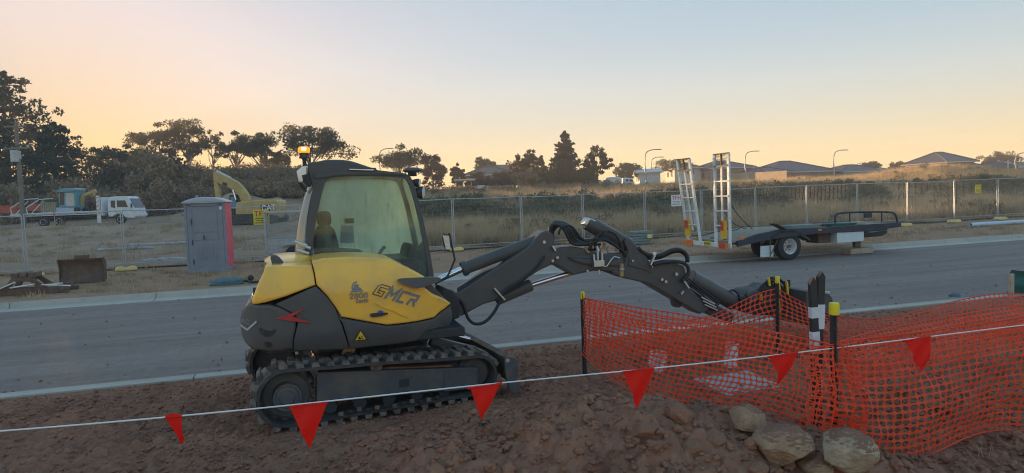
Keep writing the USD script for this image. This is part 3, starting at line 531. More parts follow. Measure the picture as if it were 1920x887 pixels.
bb = obj('blade_cover', tr(B().bar((tp(806, 637, -.35)[0], -.35, tp(806, 637, -.35)[1]), (tp(893, 658, -.35)[0], -.35, tp(893, 658, -.35)[1]), .14, .085)), 'frame_paint', P)
obj('grab_wire', tr(B().tube(smoothcurve([(tp(*q_, -.43)[0], -.43, tp(*q_, -.43)[1]) for q_ in ((809, 632), (803, 650), (812, 653), (838, 655))], 14), .008)), 'zinc', bb)
obj('blade_lug', tr(B().prism(chaikin([(1.0, .50), (1.08, .68), (1.16, .68), (1.2, .5)], 1), .55, .63, .01)), 'black_steel', P)
# ---- boom, links and stick: plates cut to outline
def plate(name, pts, y, hw, mt='boom_paint', n=0, bev=.02, par=P, **k): p = mps(pts, y - hw); return obj(name, prism(chaikin(p, n) if n else p, y - hw, y + hw, bev, 3), mt, par, **k)
by = -.12
plate('lower_boom', [(840, 553), (859, 548), (892, 527), (926, 505), (962, 482), (991, 463), (1005, 447), (1014, 437), (1023, 433), (1032, 434), (1038, 440), (1041, 447), (1039, 460), (1044, 472), (1047, 484), (1040, 494), (1009, 509), (985, 518), (962, 538), (935, 563), (906, 571), (868, 592), (847, 595)], by, .15)
plate('boom_foot', [(828, 540), (850, 545), (862, 560), (862, 596), (846, 602), (830, 600)], by, .2, 'black_steel')
plate('boom_web', [(1009, 509), (1047, 484), (1041, 470), (990, 500), (962, 538)], by, .158, n=1, bev=.01)
plate('middle_boom', [(1030, 492), (1036, 472), (1052, 463), (1073, 461.5), (1102, 467), (1132, 476), (1168, 473), (1172, 500), (1162, 510), (1149, 509.5), (1114, 508), (1090, 513), (1076, 516), (1050, 501)], by, .12)
plate('middle_boom_flange', [(1062, 480), (1080, 477), (1130, 480), (1166, 482), (1168, 500), (1150, 501), (1110, 500), (1075, 492)], by, .145, bev=.03, n=1)
plate('stick_bracket', [(1146, 512), (1150, 507), (1168, 505), (1178, 470), (1170, 452), (1178, 444), (1191, 457), (1211, 478), (1222, 496), (1240, 495), (1260, 490), (1283, 499), (1289, 517), (1281, 525), (1296, 541), (1332, 580), (1313, 589), (1259, 557), (1216, 532), (1180, 524), (1168, 521)], by, .13)
plate('stick_bracket_rib', [(1180, 476), (1200, 480), (1218, 502), (1222, 512), (1200, 504), (1178, 498)], by, .142, bev=.01)
plate('upper_link', [(1112, 428), (1121, 415), (1159, 433), (1184, 451), (1204, 472), (1216, 494), (1205, 500), (1186, 486), (1172, 466), (1150, 448)], by, .09, bev=.03)
plate('tilt_lug', [(1261, 556), (1278, 564), (1280, 572), (1277, 577), (1267, 577), (1264, 572)], by, .05, n=1)
def ln(a, b, y): p, q = mp(*a, y), mp(*b, y); return (p[0], y, p[1]), (q[0], y, q[1])
def cyln(name, a, b, y, r, mt, par=P, r2=None, n=18): p, q = ln(a, b, y); return obj(name, B().cyl(p, q, r, n, r2, bev=min(.01, r * .3)), mt, par, smooth=40)
cyln('boom_cylinder', (868, 504), (1022, 446), by - .02, .072, 'boom_paint'); cyln('boom_cylinder_rod', (812, 529), (870, 503), by - .02, .034, 'chrome')
cyln('cylinder_collar', (866, 505), (876, 501), by - .02, .085, 'boom_paint')
cyln('middle_cylinder', (930, 562), (996, 534), by - .02, .07, 'boom_paint'); cyln('middle_cylinder_rod', (992, 536), (1074, 511), by - .02, .03, 'chrome')
cyln('stick_cylinder', (1108, 421), (1180, 462), by, .092, 'boom_paint', n=22); cyln('cylinder_head', (1099, 417), (1110, 423), by, .085, 'boom_paint', n=20)
plate('cylinder_gland', [(1096, 419), (1103, 408), (1120, 414), (1118, 419), (1106, 416), (1100, 423)], by, .07, 'zinc', bev=.006)
cyln('stick_tube', (1293, 520), (1378, 568), by + .02, .105, 'boom_paint'); cyln('stick_tube_end', (1370, 563), (1400, 575), by + .02, .085, 'black_steel')
plate('stick', [(1290, 536), (1302, 545), (1344, 572), (1380, 590), (1372, 606), (1330, 590), (1300, 565)], by, .08)
cyln('swing_pin', (1165, 494), (1165, 519), by - .125, .028, 'brass_pin'); cyln('pin_collar', (1165, 503), (1165, 507), by - .125, .04, 'zinc')
for px, py, r_ in ((1020, 454, .018), (1045, 483, .016), (1036, 489, .016), (872, 582, .014), (1101, 508, .013), (1186, 489, .012), (1241, 524, .018), (1248, 528, .018), (1268, 514, .02), (1223, 500, .01)):
    q = mp(px, py, by - .16); obj('pin', B().cyl((q[0], by - .15, q[1]), (q[0], by - .172, q[1]), r_, 10), 'zinc', P)
for a, b_, w_2 in (((1035, 461), (1041, 470), .05), ((926, 540), (946, 562), .05), ((1229, 473), (1219, 497), .05), ((1282, 527), (1292, 541), .03), ((1276, 552), (1281, 545), .04)):
    p, q = ln(a, b_, by - .17); obj('clamp', B().bar(p, q, .02, w_2, (0, 1, 0)), 'zinc', P)
# hydraulic block and bits about the knuckle
v_ = obj('valve_block', B().box((*mp(1122, 494, by - .17)[:1], by - .17, mp(1122, 494, by - .17)[1]), (.13, .06, .075)), 'zinc', P)
for k, (px, py, h) in enumerate(((1114, 484, .08), (1121, 481, .1), (1129, 483, .09), (1123, 500, -.05))):
    q = mp(px, py + 6, by - .17); obj('fitting', B().cyl((q[0], by - .17, q[1]), (q[0], by - .17, q[1] + h), .014, 8), 'zinc', v_)
pr = mps([(1131, 500), (1138, 499), (1146, 487), (1152, 481), (1162, 484)], by - .16); obj('steel_pipe', B().tube(np.c_[pr[:, 0], np.full(5, by - .16), pr[:, 1]], .009), 'zinc', P)
for px, py in ((1108, 462), (1098, 470), (1117, 468), (1130, 462), (1122, 472), (1139, 470), (1150, 466)):
    q = mp(px, py, by - .05); obj('hose_fitting', B().cyl((q[0], by - .08 - .1 * random.random(), q[1] - .02), (q[0] + random.uniform(-.03, .03), by - .1, q[1] + .04), .018, 8), 'zinc' if px % 2 else 'brass_pin', P)
def hose(pts, y, r=.017, n=30, dy=0., mt='hose'):
    p = mps(pts, y); yy = np.linspace(y, y + dy, len(p)); obj('hose', B().tube(smoothcurve(np.c_[p[:, 0], yy, p[:, 1]], n), r, 8), mt, P, smooth=True)
for k in range(7):
    o = (k - 3) * 2.6; u_ = (k % 3) * 3.0
    hose([(1036 + o * .3, 446 - u_), (1034 + o * .5, 432 - u_), (1043 + o, 422 - u_ * .8), (1058 + o, 424 - u_ * .5), (1072 + o * 1.2, 440 - u_), (1082 + o * 1.4, 455 - u_), (1098 + o, 459 - u_ * .5), (1118 + o, 458 + u_)], by - .13 + .045 * k, .017)
hose([(1048, 440), (1056, 425), (1070, 424), (1084, 440), (1098, 451), (1112, 449), (1126, 437), (1134, 432)], by - .15, .014)
for k in range(4): hose([(1104 + 4 * k, 470), (1112 + 5 * k, 454 - 3 * k), (1130 + 4 * k, 449 - 2 * k), (1150 + 3 * k, 458), (1168, 470 + 3 * k)], by - .14 + .03 * k, .014)
hose([(1140, 434), (1154, 440), (1163, 455), (1168, 468), (1172, 480)], by - .13, .013)
hose([(855, 560), (866, 566), (872, 580), (878, 597), (890, 607), (904, 606), (920, 594), (934, 572), (940, 560)], by - .17, .018)
for k in range(3): hose([(858, 546 - 2 * k), (890, 526 - 2 * k), (930, 503 - 2 * k), (970, 480 - 2 * k)], by - .12 + .06 * k, .013)
for k in range(3): hose([(930 + k, 566), (950, 548 - k * 2), (975, 531 - k * 2), (1000, 508), (1022, 480)], by - .165 - .01 * k, .011)
for k in range(2):
    hose([(1196 - 4 * k, 464 + 5 * k), (1216, 478 + 5 * k), (1240, 478 + 3 * k), (1258, 470 + 3 * k), (1276, 469 + 2 * k), (1287, 478 + 2 * k), (1288, 492)], by - .12 + .1 * k, .026)
    hose([(1224, 497 - k * 2), (1250, 491 - k), (1272, 491), (1288, 498), (1291, 512), (1284, 522), (1278, 528)], by - .17 + .09 * k, .022)
for k in range(6): hose([(1277 + k * 2.2, 540 - k * 4), (1300 + k * 2.2, 556 - k * 3.6), (1320 + k * 2.2, 570 - k * 3.2), (1340 + k * 2, 583 - k * 3)], by - .12, .0105)
for k in range(3): b = B(); p, q = ln((1315 + 3 * k, 557 + 7 * k), (1340 + 3 * k, 570 + 6 * k), by - .15); obj('hose_guard', b.bar(p, q, .01, .016), 'zinc', P)
for k in range(3): hose([(1340 + 12 * k, 556), (1352 + 12 * k, 548 - 2 * k), (1364 + 10 * k, 552), (1376 + 5 * k, 566)], by - .05, .012)
# ---- coupler and bucket lying just behind the barrier
plate('coupler', [(1386, 572), (1396, 552), (1408, 544), (1430, 541), (1440, 534), (1462, 532), (1470, 548), (1462, 590), (1420, 592), (1392, 584)], by + .1, .16, 'black_steel', bev=.015)
plate('coupler_ear', [(1402, 565), (1405, 549), (1414, 543), (1427, 546), (1423, 562), (1412, 570)], by - .08, .03, 'frame_paint', n=1)
plate('coupler_boss', [(1388, 562), (1390, 556), (1396, 554), (1401, 560), (1399, 570), (1391, 572)], by - .1, .03, 'black_steel', n=1)
for px, py, h in ((1441, 528, 16), (1460, 540, 22), (1475, 540, 24), (1426, 556, 14), (1460, 575, 32)):
    p, q = ln((px, py - h / 2), (px + 2, py + h / 2), by - .12); obj('yellow_guard', B().bar(p, q, .02, .03, (0, 1, 0)), 'safety_yellow', P)
for k in range(5): hose([(1420 + 6 * k, 548), (1432 + 5 * k, 532 - 3 * k), (1446 + 4 * k, 526 - (k % 2) * 4), (1456 + 5 * k, 540)], by - .1 + .05 * k, .012)
for px, py in ((1434, 529), (1441, 524), (1448, 528), (1466, 532), (1473, 530)): q = mp(px, py, by); obj('coupler_fitting', B().cyl((q[0], by - .06, q[1] - .05), (q[0], by - .06, q[1] + .04), .02, 8), 'black_steel', P)
bp = mps([(1474, 540), (1480, 537), (1514, 542), (1522, 552), (1524, 572), (1515, 596), (1490, 606), (1470, 596), (1474, 560)], by)
obj('bucket', prism(bp, by - .38, by + .45, .015), 'frame_paint', P)
obj('bucket_lip', B().bar((bp[1][0], by - .39, bp[1][1]), (bp[2][0], by - .39, bp[2][1]), .03, .03), 'zinc', P)
# ================================================================ ALONG THE FAR VERGE
mat('galvanised', (.42, .45, .48), .42, .6, var=.25, scale=8)
mat('mesh_wire', (.30, .32, .34), .5, .5, var=.1)
mat('foot_yellow', (.85, .66, .25), .65, var=.25, scale=6, bump=.1)
mat('toilet_grey', (.22, .235, .275), .55, var=.12, scale=3, bump=.04, bscale=40)
mat('toilet_roof', (.42, .45, .52), .5, var=.12, scale=4)
mat('toilet_pink', (.72, .10, .14), .55, var=.15, scale=3)
mat('trailer_navy', (.03, .034, .055), .5, var=.3, scale=5, bump=.04)
mat('ramp_white', (.68, .70, .68), .55, var=.2, scale=7, col2=(.45, .43, .38), contrast=(.25, .5))
mat('ramp_rust', (.26, .17, .10), .75, var=.4, scale=12, bump=.1)
mat('board_yellow', (.85, .47, .02), .45, var=.1)
mat('board_red', (.62, .06, .03), .45, var=.1)
mat('lamp_orange', (.8, .2, .04), .35, var=.1)
mat('plate_yellow', (.75, .62, .05), .5, var=.1)
mat('plank', (.36, .30, .22), .8, var=.35, scale=5, bump=.15)
mat('timber', (.50, .40, .30), .8, var=.3, scale=6, bump=.15)
mat('panel_white', (.62, .68, .70), .5, var=.1, scale=4)
mat('tyre', (.022, .022, .023), .75, var=.3, scale=12, bump=.1)
mat('rim_white', (.66, .66, .66), .5, var=.3, scale=10)
mat('rusty_brown', (.17, .10, .07), .8, var=.45, scale=7, col2=(.085, .055, .045), bump=.15, bscale=40)
mat('teal_net', (.02, .12, .11), .8, var=.35, scale=10)
mat('green_grey', (.22, .27, .25), .75, var=.3, scale=6, bump=.1)
mat('pipe_blue', (.50, .60, .72), .5, var=.1)
mat('black_pipe', (.02, .02, .022), .6, var=.2)
mat('blue_grey_cloth', (.10, .17, .20), .8, var=.3, scale=12, bump=.2)
# ---- portable toilet
TX = at_z(352, 513, .02); T_ = thing('portable_toilet', 'grey portable toilet with pale domed roof and pinkish red side wall', 'portable toilet', TX, math.radians(13))
w_, d_, h_ = 1.19, 1.2, 2.18
obj('base', B().box((w_ / 2, d_ / 2, .06), (w_ + .06, d_ + .06, .12)), 'toilet_grey', T_)
obj('corner_post', B().box((.035, .035, 1.13), (.07, .07, 2.1)), 'toilet_grey', T_); obj('corner_post', B().box((w_ - .035, .035, 1.13), (.07, .07, 2.1)), 'toilet_grey', T_)
obj('side_wall', B().box((w_ - .02, d_ / 2 + .03, 1.13), (.05, d_ - .06, 2.1)), 'toilet_pink', T_, 'pinkish red side wall'); obj('side_wall', B().box((.02, d_ / 2 + .03, 1.13), (.05, d_ - .06, 2.1)), 'toilet_grey', T_)
obj('back_wall', B().box((w_ / 2, d_ - .02, 1.13), (w_ - .1, .04, 2.1)), 'toilet_grey', T_)
fr = B().box((.14, .03, 1.13), (.13, .05, 2.06)).box((w_ - .14, .03, 1.13), (.13, .05, 2.06)).box((w_ / 2, .03, 2.12), (w_ - .14, .05, .1))
obj('front_wall', fr, 'toilet_grey', T_)
dr = obj('door', B().box((w_ / 2, .028, 1.09), (w_ - .36, .035, 1.94)), 'toilet_grey', T_)
b = B().box((w_ / 2, .006, 1.62), (w_ - .5, .014, .7)).box((w_ / 2, .006, 1.12), (w_ - .48, .014, .2)); obj('door_panel', b, 'toilet_grey', dr)
b = B()
for k in range(6): b.box((.33 + .105 * k, .006, .66), (.045, .014, .5))
b.box((.44, .006, .24), (.2, .014, .09)).box((.76, .006, .24), (.2, .014, .09)); obj('vent_slots', b, 'toilet_grey', dr)
obj('handle', B().box((.54, -.008, 1.1), (.03, .03, .13)), 'print_black', dr)
b = B()
for z_ in (.35, .95, 1.6): b.box((.2, .0, z_), (.025, .03, .16))
obj('hinge', b, 'black_steel', dr)
b = B().prism(chaikin([(-.06, 2.16), (w_ + .06, 2.16), (w_ + .06, 2.22), (w_ * .8, 2.33), (w_ / 2, 2.37), (w_ * .2, 2.33), (-.06, 2.22)], 2), -.06, d_ + .06, .04, 3); obj('roof', b, 'toilet_roof', T_, smooth=50)
obj('vent_pipe', B().cyl((.2, d_ - .15, 2.25), (.2, d_ - .15, 2.44), .05), 'toilet_grey', T_)
obj('sticker', B().box((w_ - .12, .003, 2.0), (.07, .006, .09), None, 0), 'print_white', T_)
b = B()
for z_ in (.5, .9, 1.3, 1.7): b.box((w_ + .008, d_ / 2, z_), (.012, d_ - .2, .03))
obj('side_ribs', b, 'toilet_pink', T_)
# ---- temporary fence: bays of tube and wire, yellow feet
SS_ = [-21.4, -18.3, -15.3, -12.3, -9.25, -6.25, -3.2, -.2, 2.7, 5.6, 8.47, 11.2, 14.1, 16.9, 19.7, 22.5, 25.4, 28.4, 31.4, 34.3, 37.2, 40.1, 43.0]
def bay(L):
    r = B(); h = 2.03
    return L, h
fp_names = []
def fence_bay(s0, s1, lab):
    L = s1 - s0 - .07; o = W(s0 + .035, 27.3, .02 + random.uniform(-.02, .03))
    t_ = thing('fence_bay', lab, 'fence', o, YAW + random.uniform(-.004, .004), 'temporary wire fence bays', rx=random.uniform(-.012, .012))
    h = 2.02
    obj('post', B().cyl((0, 0, 0), (0, 0, h), .021, 8), 'galvanised', t_); obj('post', B().cyl((L, 0, 0), (L, 0, h), .021, 8), 'galvanised', t_)
    sag = .02; obj('rail', B().tube([(0, 0, h - .02), (L * .3, 0, h - .02 - sag * .8), (L * .7, 0, h - .02 - sag), (L, 0, h - .02)], .019, 7), 'galvanised', t_); obj('rail', B().cyl((0, 0, .13), (L, 0, .13), .017, 7), 'galvanised', t_)
    b = B(); n = int(L / .075)
    for k in range(1, n): x = L * k / n; b.box((x, 0, (h + .13) / 2), (.003, .003, h - .16), None, 0)
    for k in range(1, 13): b.box((L / 2, .004, .13 + (h - .15) * k / 13), (L, .003, .003), None, 0)
    obj('wire_mesh', b, 'mesh_wire', t_, kind='stuff', smooth=False)
    return t_
labs = {}
def bay_label(i, s):
    spec = {-9.25: 'bay of wire fence right behind the brown loader bucket', -12.3: 'leftmost full bay of wire fence, behind the attachment frame', -6.25: 'bay of wire fence hidden partly by the grey portable toilet', -3.2: 'bay of wire fence between portable toilet and mesh cage trailer', -.2: 'bay of wire fence behind the digger cab', 2.7: 'bay of wire fence seen right of the digger cab by its mirror',
            5.6: 'bay of wire fence above the raised boom cylinder', 8.47: 'bay of wire fence behind the arch of boom hoses', 11.2: 'bay of wire fence behind the stacked fence feet', 14.1: 'bay of wire fence carrying the white sign by the far ramp', 16.9: 'bay of wire fence between the two raised trailer ramps', 19.7: 'bay of wire fence just right of the near trailer ramp', 22.5: 'bay of wire fence behind the middle of the trailer deck', 25.4: 'bay of wire fence behind the curved headboard rail of the trailer', 28.4: 'bay of wire fence just past the front end of the trailer', 31.4: 'bay of wire fence carrying the small yellow sign on the right', 34.3: 'bay of wire fence behind the pale blue pipe'}
    return spec.get(s)
for a, b_ in zip(SS_[:-1], SS_[1:]):
    lb = bay_label(0, a)
    if lb: fence_bay(a, b_, lb)
def foot_mesh():
    m = prism(chaikin([(-.34, 0), (.34, 0), (.32, .11), (.2, .14), (.06, .135), (.05, .10), (-.05, .10), (-.06, .135), (-.2, .14), (-.32, .11)], 1), -.12, .12, .015); return m
ft0 = None
for (px, py, lab, rz_) in [(60, 519, 'yellow fence weight beside the attachment frame', .5), (237, 507, 'yellow fence weight on dirt between bucket and portable toilet', .25), (853, 470, 'yellow fence weight seen behind the digger mirror', .0), (1697, 424, 'yellow fence weight just past the front of the trailer', .05), (1789, 417, 'yellow fence weight between trailer front and pale blue pipe', .05), (1876, 412, 'yellow fence weight behind the pale blue pipe', .05)]:
    o = at_z(px, py, .03); f_ = thing('fence_weight', lab, 'fence foot', o, YAW + rz_, 'yellow fence weights')
    obj('block', foot_mesh(), 'foot_yellow', f_); obj('socket', B().cyl((-.1, 0, .1), (-.1, 0, .145), .03, 8).cyl((.1, 0, .1), (.1, 0, .145), .03, 8), 'black_steel', f_)
st = thing('stacked_fence_feet', 'stack of weathered green grey slabs on the verge behind the boom', 'slab stack', W(12.35, 24.5, .02), YAW)
for k in range(5): obj('slab', B().box((random.uniform(-.05, .05), 0, .05 + .1 * k), (.85, .5, .085), rotz(random.uniform(-.06, .06))), 'green_grey', st)
obj('yellow_block', B().box((.33, -.27, .28), (.2, .12, .14)), 'foot_yellow', st)
# ---- signs wired to the fence
def sign(px, py, w, h, lab, bg, main, col, rz=0.):
    o = at_plane(px, py, W(0, 27.24), NV); t_ = thing('fence_sign', lab, 'sign', o, YAW + rz, rx=.0)
    obj('board', B().box((0, 0, 0), (w, .008, h), None, .002), bg, t_)
    m = text_on_xz(main, h * .34, 0, 0, 0); v = np.array(m.vertices); m = trimesh.Trimesh(v * [w * .86 / np.ptp(v[:, 0]), 1, 1] - [(v[:, 0].min() + np.ptp(v[:, 0]) / 2) * w * .86 / np.ptp(v[:, 0]), .006, -h * .08], m.faces, process=False)
    obj('lettering', m, col, t_)
    b = B()
    for k in range(3): b.box((0, -.0055, -h * (.08 + .14 * k)), (w * (.8 - .12 * (k % 2)), .003, h * .045), None, 0)
    obj('small_print', b, 'print_black' if bg != 'print_white' else 'print_grey', t_); return t_
sign(490, 407.5, .56, .56, 'yellow and red hire sign on the fence left of the cage trailer', 'plate_yellow', 'TFH', 'board_red')
sign(1268, 376, .50, .50, 'white hire sign on the fence half behind the far trailer ramp', 'print_white', 'TFH', 'toilet_pink')
sign(1834, 354, .40, .42, 'small yellow sign on the fence at far right', 'plate_yellow', 'TFH', 'lamp_orange')
# ---- cage trailer behind the digger
C_ = thing('cage_trailer', 'grey box trailer with wire cage top behind the digger cab', 'trailer', W(-1.42, 25.6, .02), YAW + .02)
cw, cd, ch = 2.5, 1.5, 1.78
for x in (0, 1.25, cw):
    for y in (0, cd): obj('corner_post', B().box((x, y, ch / 2 + .2), (.06, .06, ch - .4)), 'galvanised', C_)
b = B()
for y in (0, cd): b.box((cw / 2, y, ch), (cw + .06, .06, .06)).box((cw / 2, y, .8), (cw, .05, .05))
for x in (0, cw): b.box((x, cd / 2, ch), (.06, cd, .06))
obj('top_rail', b, 'galvanised', C_)
for k in range(3): obj('side_panel', B().box((cw / 2, 0, .42 + .145 * k), (cw - .06, .03 + .01 * (k % 2), .135)), 'galvanised', C_)
obj('end_panel', B().box((0, cd / 2, .55), (.03, cd - .06, .5)), 'galvanised', C_); obj('floor', B().box((cw / 2, cd / 2, .34), (cw, cd, .06)), 'galvanised', C_)
b = B()
for y in (0, cd):
    for k in range(1, 34): b.box((cw * k / 34, y, 1.3), (.006, .006, .94), None, 0)
    for k in range(1, 13): b.box((cw / 2, y, .82 + .075 * k), (cw, .006, .006), None, 0)
for k in range(1, 20): b.box((0, cd * k / 20, 1.3), (.006, .006, .94), None, 0)
obj('cage_mesh', b, 'mesh_wire', C_, kind='stuff', smooth=False)
for x in (.9, 1.6): obj('wheel', B().rev([(0, -.09), (.2, -.09), (.28, -.06), (.28, .06), (.2, .09), (0, .09)], (x, -.12, .28), frame_to((0, -1, 0)), 20), 'tyre', C_)
obj('mudguard', B().prism(chaikin([(.5, .55), (.65, .68), (1.85, .68), (2.0, .55), (1.9, .6), (1.25, .64), (.6, .6)], 1), -.24, -.02, .005), 'galvanised', C_)
obj('stand_leg', B().cyl((.12, .1, 0), (.12, .1, .4), .03), 'galvanised', C_)
# ---- loader bucket standing on the verge
o = at_z(112, 534, .02); K_ = thing('loader_bucket', 'rusty brown loader bucket standing on edge on the verge', 'bucket', o, math.radians(14))
bw = 1.14
prof = chaikin([(0, 0), (.06, .02), (.20, .35), (.16, .60), (.02, .72), (-.05, .70), (.10, .56), (.13, .36), (.02, .06)], 1)
m = prism(prof, 0, bw, .004); v = np.array(m.vertices)
obj('shell', trimesh.Trimesh(np.stack([v[:, 1], v[:, 0], v[:, 2]], 1), m.faces[:, ::-1], process=False), 'rusty_brown', K_, smooth=40)
for x in (.0, bw): obj('side_plate', B().prism([(0, 0), (.22, .1), (.24, .6), (.04, .73), (-.06, .7), (.05, .4)], -.015, .015, .004).m[0].apply_transform(trimesh.transformations.rotation_matrix(math.pi / 2, (0, 0, 1))).apply_translation((x, 0, 0)), 'rusty_brown', K_)
obj('hitch', B().box((.58, .05, .76), (.34, .1, .09)).box((.45, .1, .72), (.06, .12, .16)).box((.72, .1, .72), (.06, .12, .16)), 'rusty_brown', K_)
for k in range(5): obj('tooth', B().prism([(0, 0), (.07, -.005), (.06, .05), (.01, .06)], -.06, .04, .006).m[0].apply_translation((.06 + .24 * k, 0, 0)), 'dirty_steel', K_)
# ---- attachment frame at the left edge
o = at_z(-4, 556, .02); A_ = thing('attachment_frame', 'rusty attachment frame with pale arms lying at the left of the verge', 'machine attachment', o, math.radians(12))
obj('bed', B().prism([(-.1, 0), (1.6, 0), (1.62, .12), (1.1, .17), (.2, .22), (-.1, .14)], -.0, .06, .01).prism([(0, 0), (1.55, 0), (1.55, .1), (0, .1)], .75, .81, .01).box((.2, .4, .08), (.08, .8, .1)).box((1.35, .4, .08), (.08, .8, .1)), 'rusty_brown', A_)
obj('frame_plate', B().prism(chaikin([(.1, .14), (.34, .44), (.78, .44), (1.12, .18), (.9, .16), (.72, .34), (.4, .34), (.28, .16)], 0), -.02, .03, .008).prism(chaikin([(.1, .14), (.34, .44), (.78, .44), (1.12, .18), (.9, .16), (.72, .34), (.4, .34), (.28, .16)], 0), .5, .55, .008).box((.56, .25, .36), (.3, .5, .06)), 'rusty_brown', A_)
for k in range(3): obj('hitch_block', B().box((.38 + .2 * k, .2, .50 + .015 * (k % 2)), (.17, .4, .12)), 'dirty_steel', A_)
obj('white_arm', B().bar((-.1, -.03, .12), (.42, -.03, .34), .03, .07, (0, 1, 0)), 'ramp_white', A_); obj('white_arm', B().bar((1.0, -.02, .24), (1.62, .1, .16), .05, .025), 'ramp_white', A_)
obj('white_arm', B().bar((.9, .3, .2), (1.35, .32, .22), .04, .03), 'ramp_white', A_); obj('cross_rod', B().cyl((.3, -.04, .2), (.85, -.04, .26), .02), 'ramp_white', A_)
# ---- tilt trailer with its ramps raised
TS, TT0 = 11.4, 17.0
R_ = thing('plant_trailer', 'navy flatbed plant trailer with two raised white loading ramps', 'trailer', W(TS, TT0), YAW)
def xp(px, py, t=17.0): p = at_plane(px, py, W(0, t), NV); return np.array([p @ D - TS, p[2]])
def xps(l, t=17.0): return np.array([xp(a, b, t) for a, b in l])
deck = xps([(1384, 452), (1384, 463), (1430, 452), (1480, 444), (1540, 438), (1640, 433), (1690, 425), (1690, 417), (1640, 420), (1540, 427), (1470, 429), (1420, 439)])
for y in (0., 2.1): obj('side_beam', B().prism(deck, y, y + .09, .008), 'trailer_navy', R_)
x_, z_ = deck[:, 0], deck[:, 1]
def deckz(x): return np.interp(x, [xp(1384, 452)[0], xp(1420, 439)[0], xp(1470, 429)[0], xp(1540, 427)[0], xp(1690, 417)[0]], [xp(1384, 452)[1], xp(1420, 439)[1], xp(1470, 429)[1], xp(1540, 427)[1], xp(1690, 417)[1]]) - .02
for k in range(13):
    y = .12 + .155 * k; xs_ = np.linspace(.2, 5.9, 12); zz_ = deckz(xs_)
    poly = np.vstack([np.c_[xs_, zz_], np.c_[xs_[::-1], zz_[::-1] - .05]]); obj('deck_plank', prism(poly, y, y + .14, .004), 'plank', R_)
for k in range(6): x = .5 + 1.0 * k; obj('cross_member', B().box((x, 1.1, deckz(x) - .12), (.08, 2.1, .12)), 'trailer_navy', R_)
for y in (.7, 1.4): obj('chassis_rail', B().bar((.3, y, .5), (6.2, y, deckz(5.5) - .16), .09, .16), 'trailer_navy', R_)
cx, cz = xp(1483, 461); rw = .405; cz = -.115 + rw
def wheel(y, name='wheel'):
    R = frame_to((0, -1, 0)); w = obj(name, B().rev([(.23, -.13), (.33, -.135), (.39, -.11), (rw, -.06), (rw, .06), (.39, .11), (.33, .135), (.23, .13)], (cx, y, cz), R, 34), 'tyre', R_, smooth=50)
    obj('rim', B().rev([(.0, -.02), (.06, .06), (.07, .06), (.08, .0), (.15, -.03), (.19, .02), (.21, .11), (.24, .125), (.24, -.1), (0, -.1)], (cx, y, cz), R, 30), 'rim_white', w, smooth=30)
    b = B()
    for a in np.arange(0, 6.28, 6.2832 / 6): b.cyl((cx + .12 * math.cos(a), y + .01, cz + .12 * math.sin(a)), (cx + .12 * math.cos(a), y - .03, cz + .12 * math.sin(a)), .016, 6)
    obj('wheel_nuts', b.cyl((cx, y, cz), (cx, y - .1, cz), .06, 14), 'dirty_steel', w)
wheel(.16); wheel(1.25)
obj('axle', B().cyl((cx, .2, cz), (cx, 1.3, cz), .06), 'black_steel', R_)
obj('mudguard', B().prism(xps([(1444, 446), (1460, 434), (1490, 432), (1508, 440), (1522, 450), (1519, 452), (1506, 444), (1490, 435.5), (1462, 437), (1447, 449)]), .0, .32, .004), 'trailer_navy', R_)
obj('mud_flap', B().prism(xps([(1430, 462), (1455, 460), (1454, 482), (1430, 483)]), .1, .12, .002), 'panel_white', R_, 'dusty grey mud flap')
b = B(); q = xp(1446, 445); q2 = xp(1446, 488); b.cyl((q[0], .05, q[1]), (q[0], .05, q2[1]), .014, 8); q3 = xp(1464, 446); b.cyl((q[0] + .05, .08, q[1] - .5), (q3[0], .1, q3[1]), .012, 8); obj('flap_stay', b, 'dirty_steel', R_)
obj('tool_box', B().prism(xps([(1546, 437), (1568, 436), (1568, 456), (1546, 457)]), .25, .8, .01), 'rusty_brown', R_)
obj('side_locker', B().prism(xps([(1570, 432), (1621, 429.5), (1621, 452), (1571, 456)]), .02, .6, .012), 'panel_white', R_, 'pale blue white side locker')
obj('support_leg', B().prism(xps([(1627, 440), (1638, 440), (1638, 466), (1627, 466)]), .5, .62, .01), 'rusty_brown', R_)
obj('drawbar', B().prism(xps([(1640, 436), (1655, 430), (1660, 440), (1700, 433), (1701, 438), (1690, 445), (1652, 448), (1648, 446)]), .75, 1.2, .01), 'trailer_navy', R_)
hb = [(1570, 419), (1569, 405), (1575, 400), (1600, 398), (1675, 397), (1683, 402), (1686, 412), (1687, 420)]
for y in (.08,): hp = chaikin(xps(hb), 2, False); obj('headboard_rail', B().tube(np.c_[hp[:, 0], np.full(len(hp), y), hp[:, 1]], .03, 8), 'trailer_navy', R_, smooth=True)
b = B()
for px in (1597, 1657): q, q2 = xp(px, 399), xp(px, 417); b.cyl((q[0], .08, q2[1]), (q[0], .08, q[1]), .02, 8)
q = xp(1631, 404); b.box((q[0], .08, q[1]), (.28, .05, .14)); obj('headboard_stay', b, 'trailer_navy', R_)
q = xp(1537, 431); obj('side_lamp', B().box((q[0], -.006, q[1]), (.12, .02, .06)), 'lamp_orange', R_); q = xp(1388, 447); obj('side_lamp', B().box((q[0] + .05, -.006, q[1]), (.14, .02, .07)), 'lamp_orange', R_)
q = xp(1460, 424); obj('deck_flap', B().bar((q[0] - .12, .1, deckz(q[0]) + .2), (q[0] + .25, .1, deckz(q[0]) + .02), .35, .02), 'rusty_brown', R_)
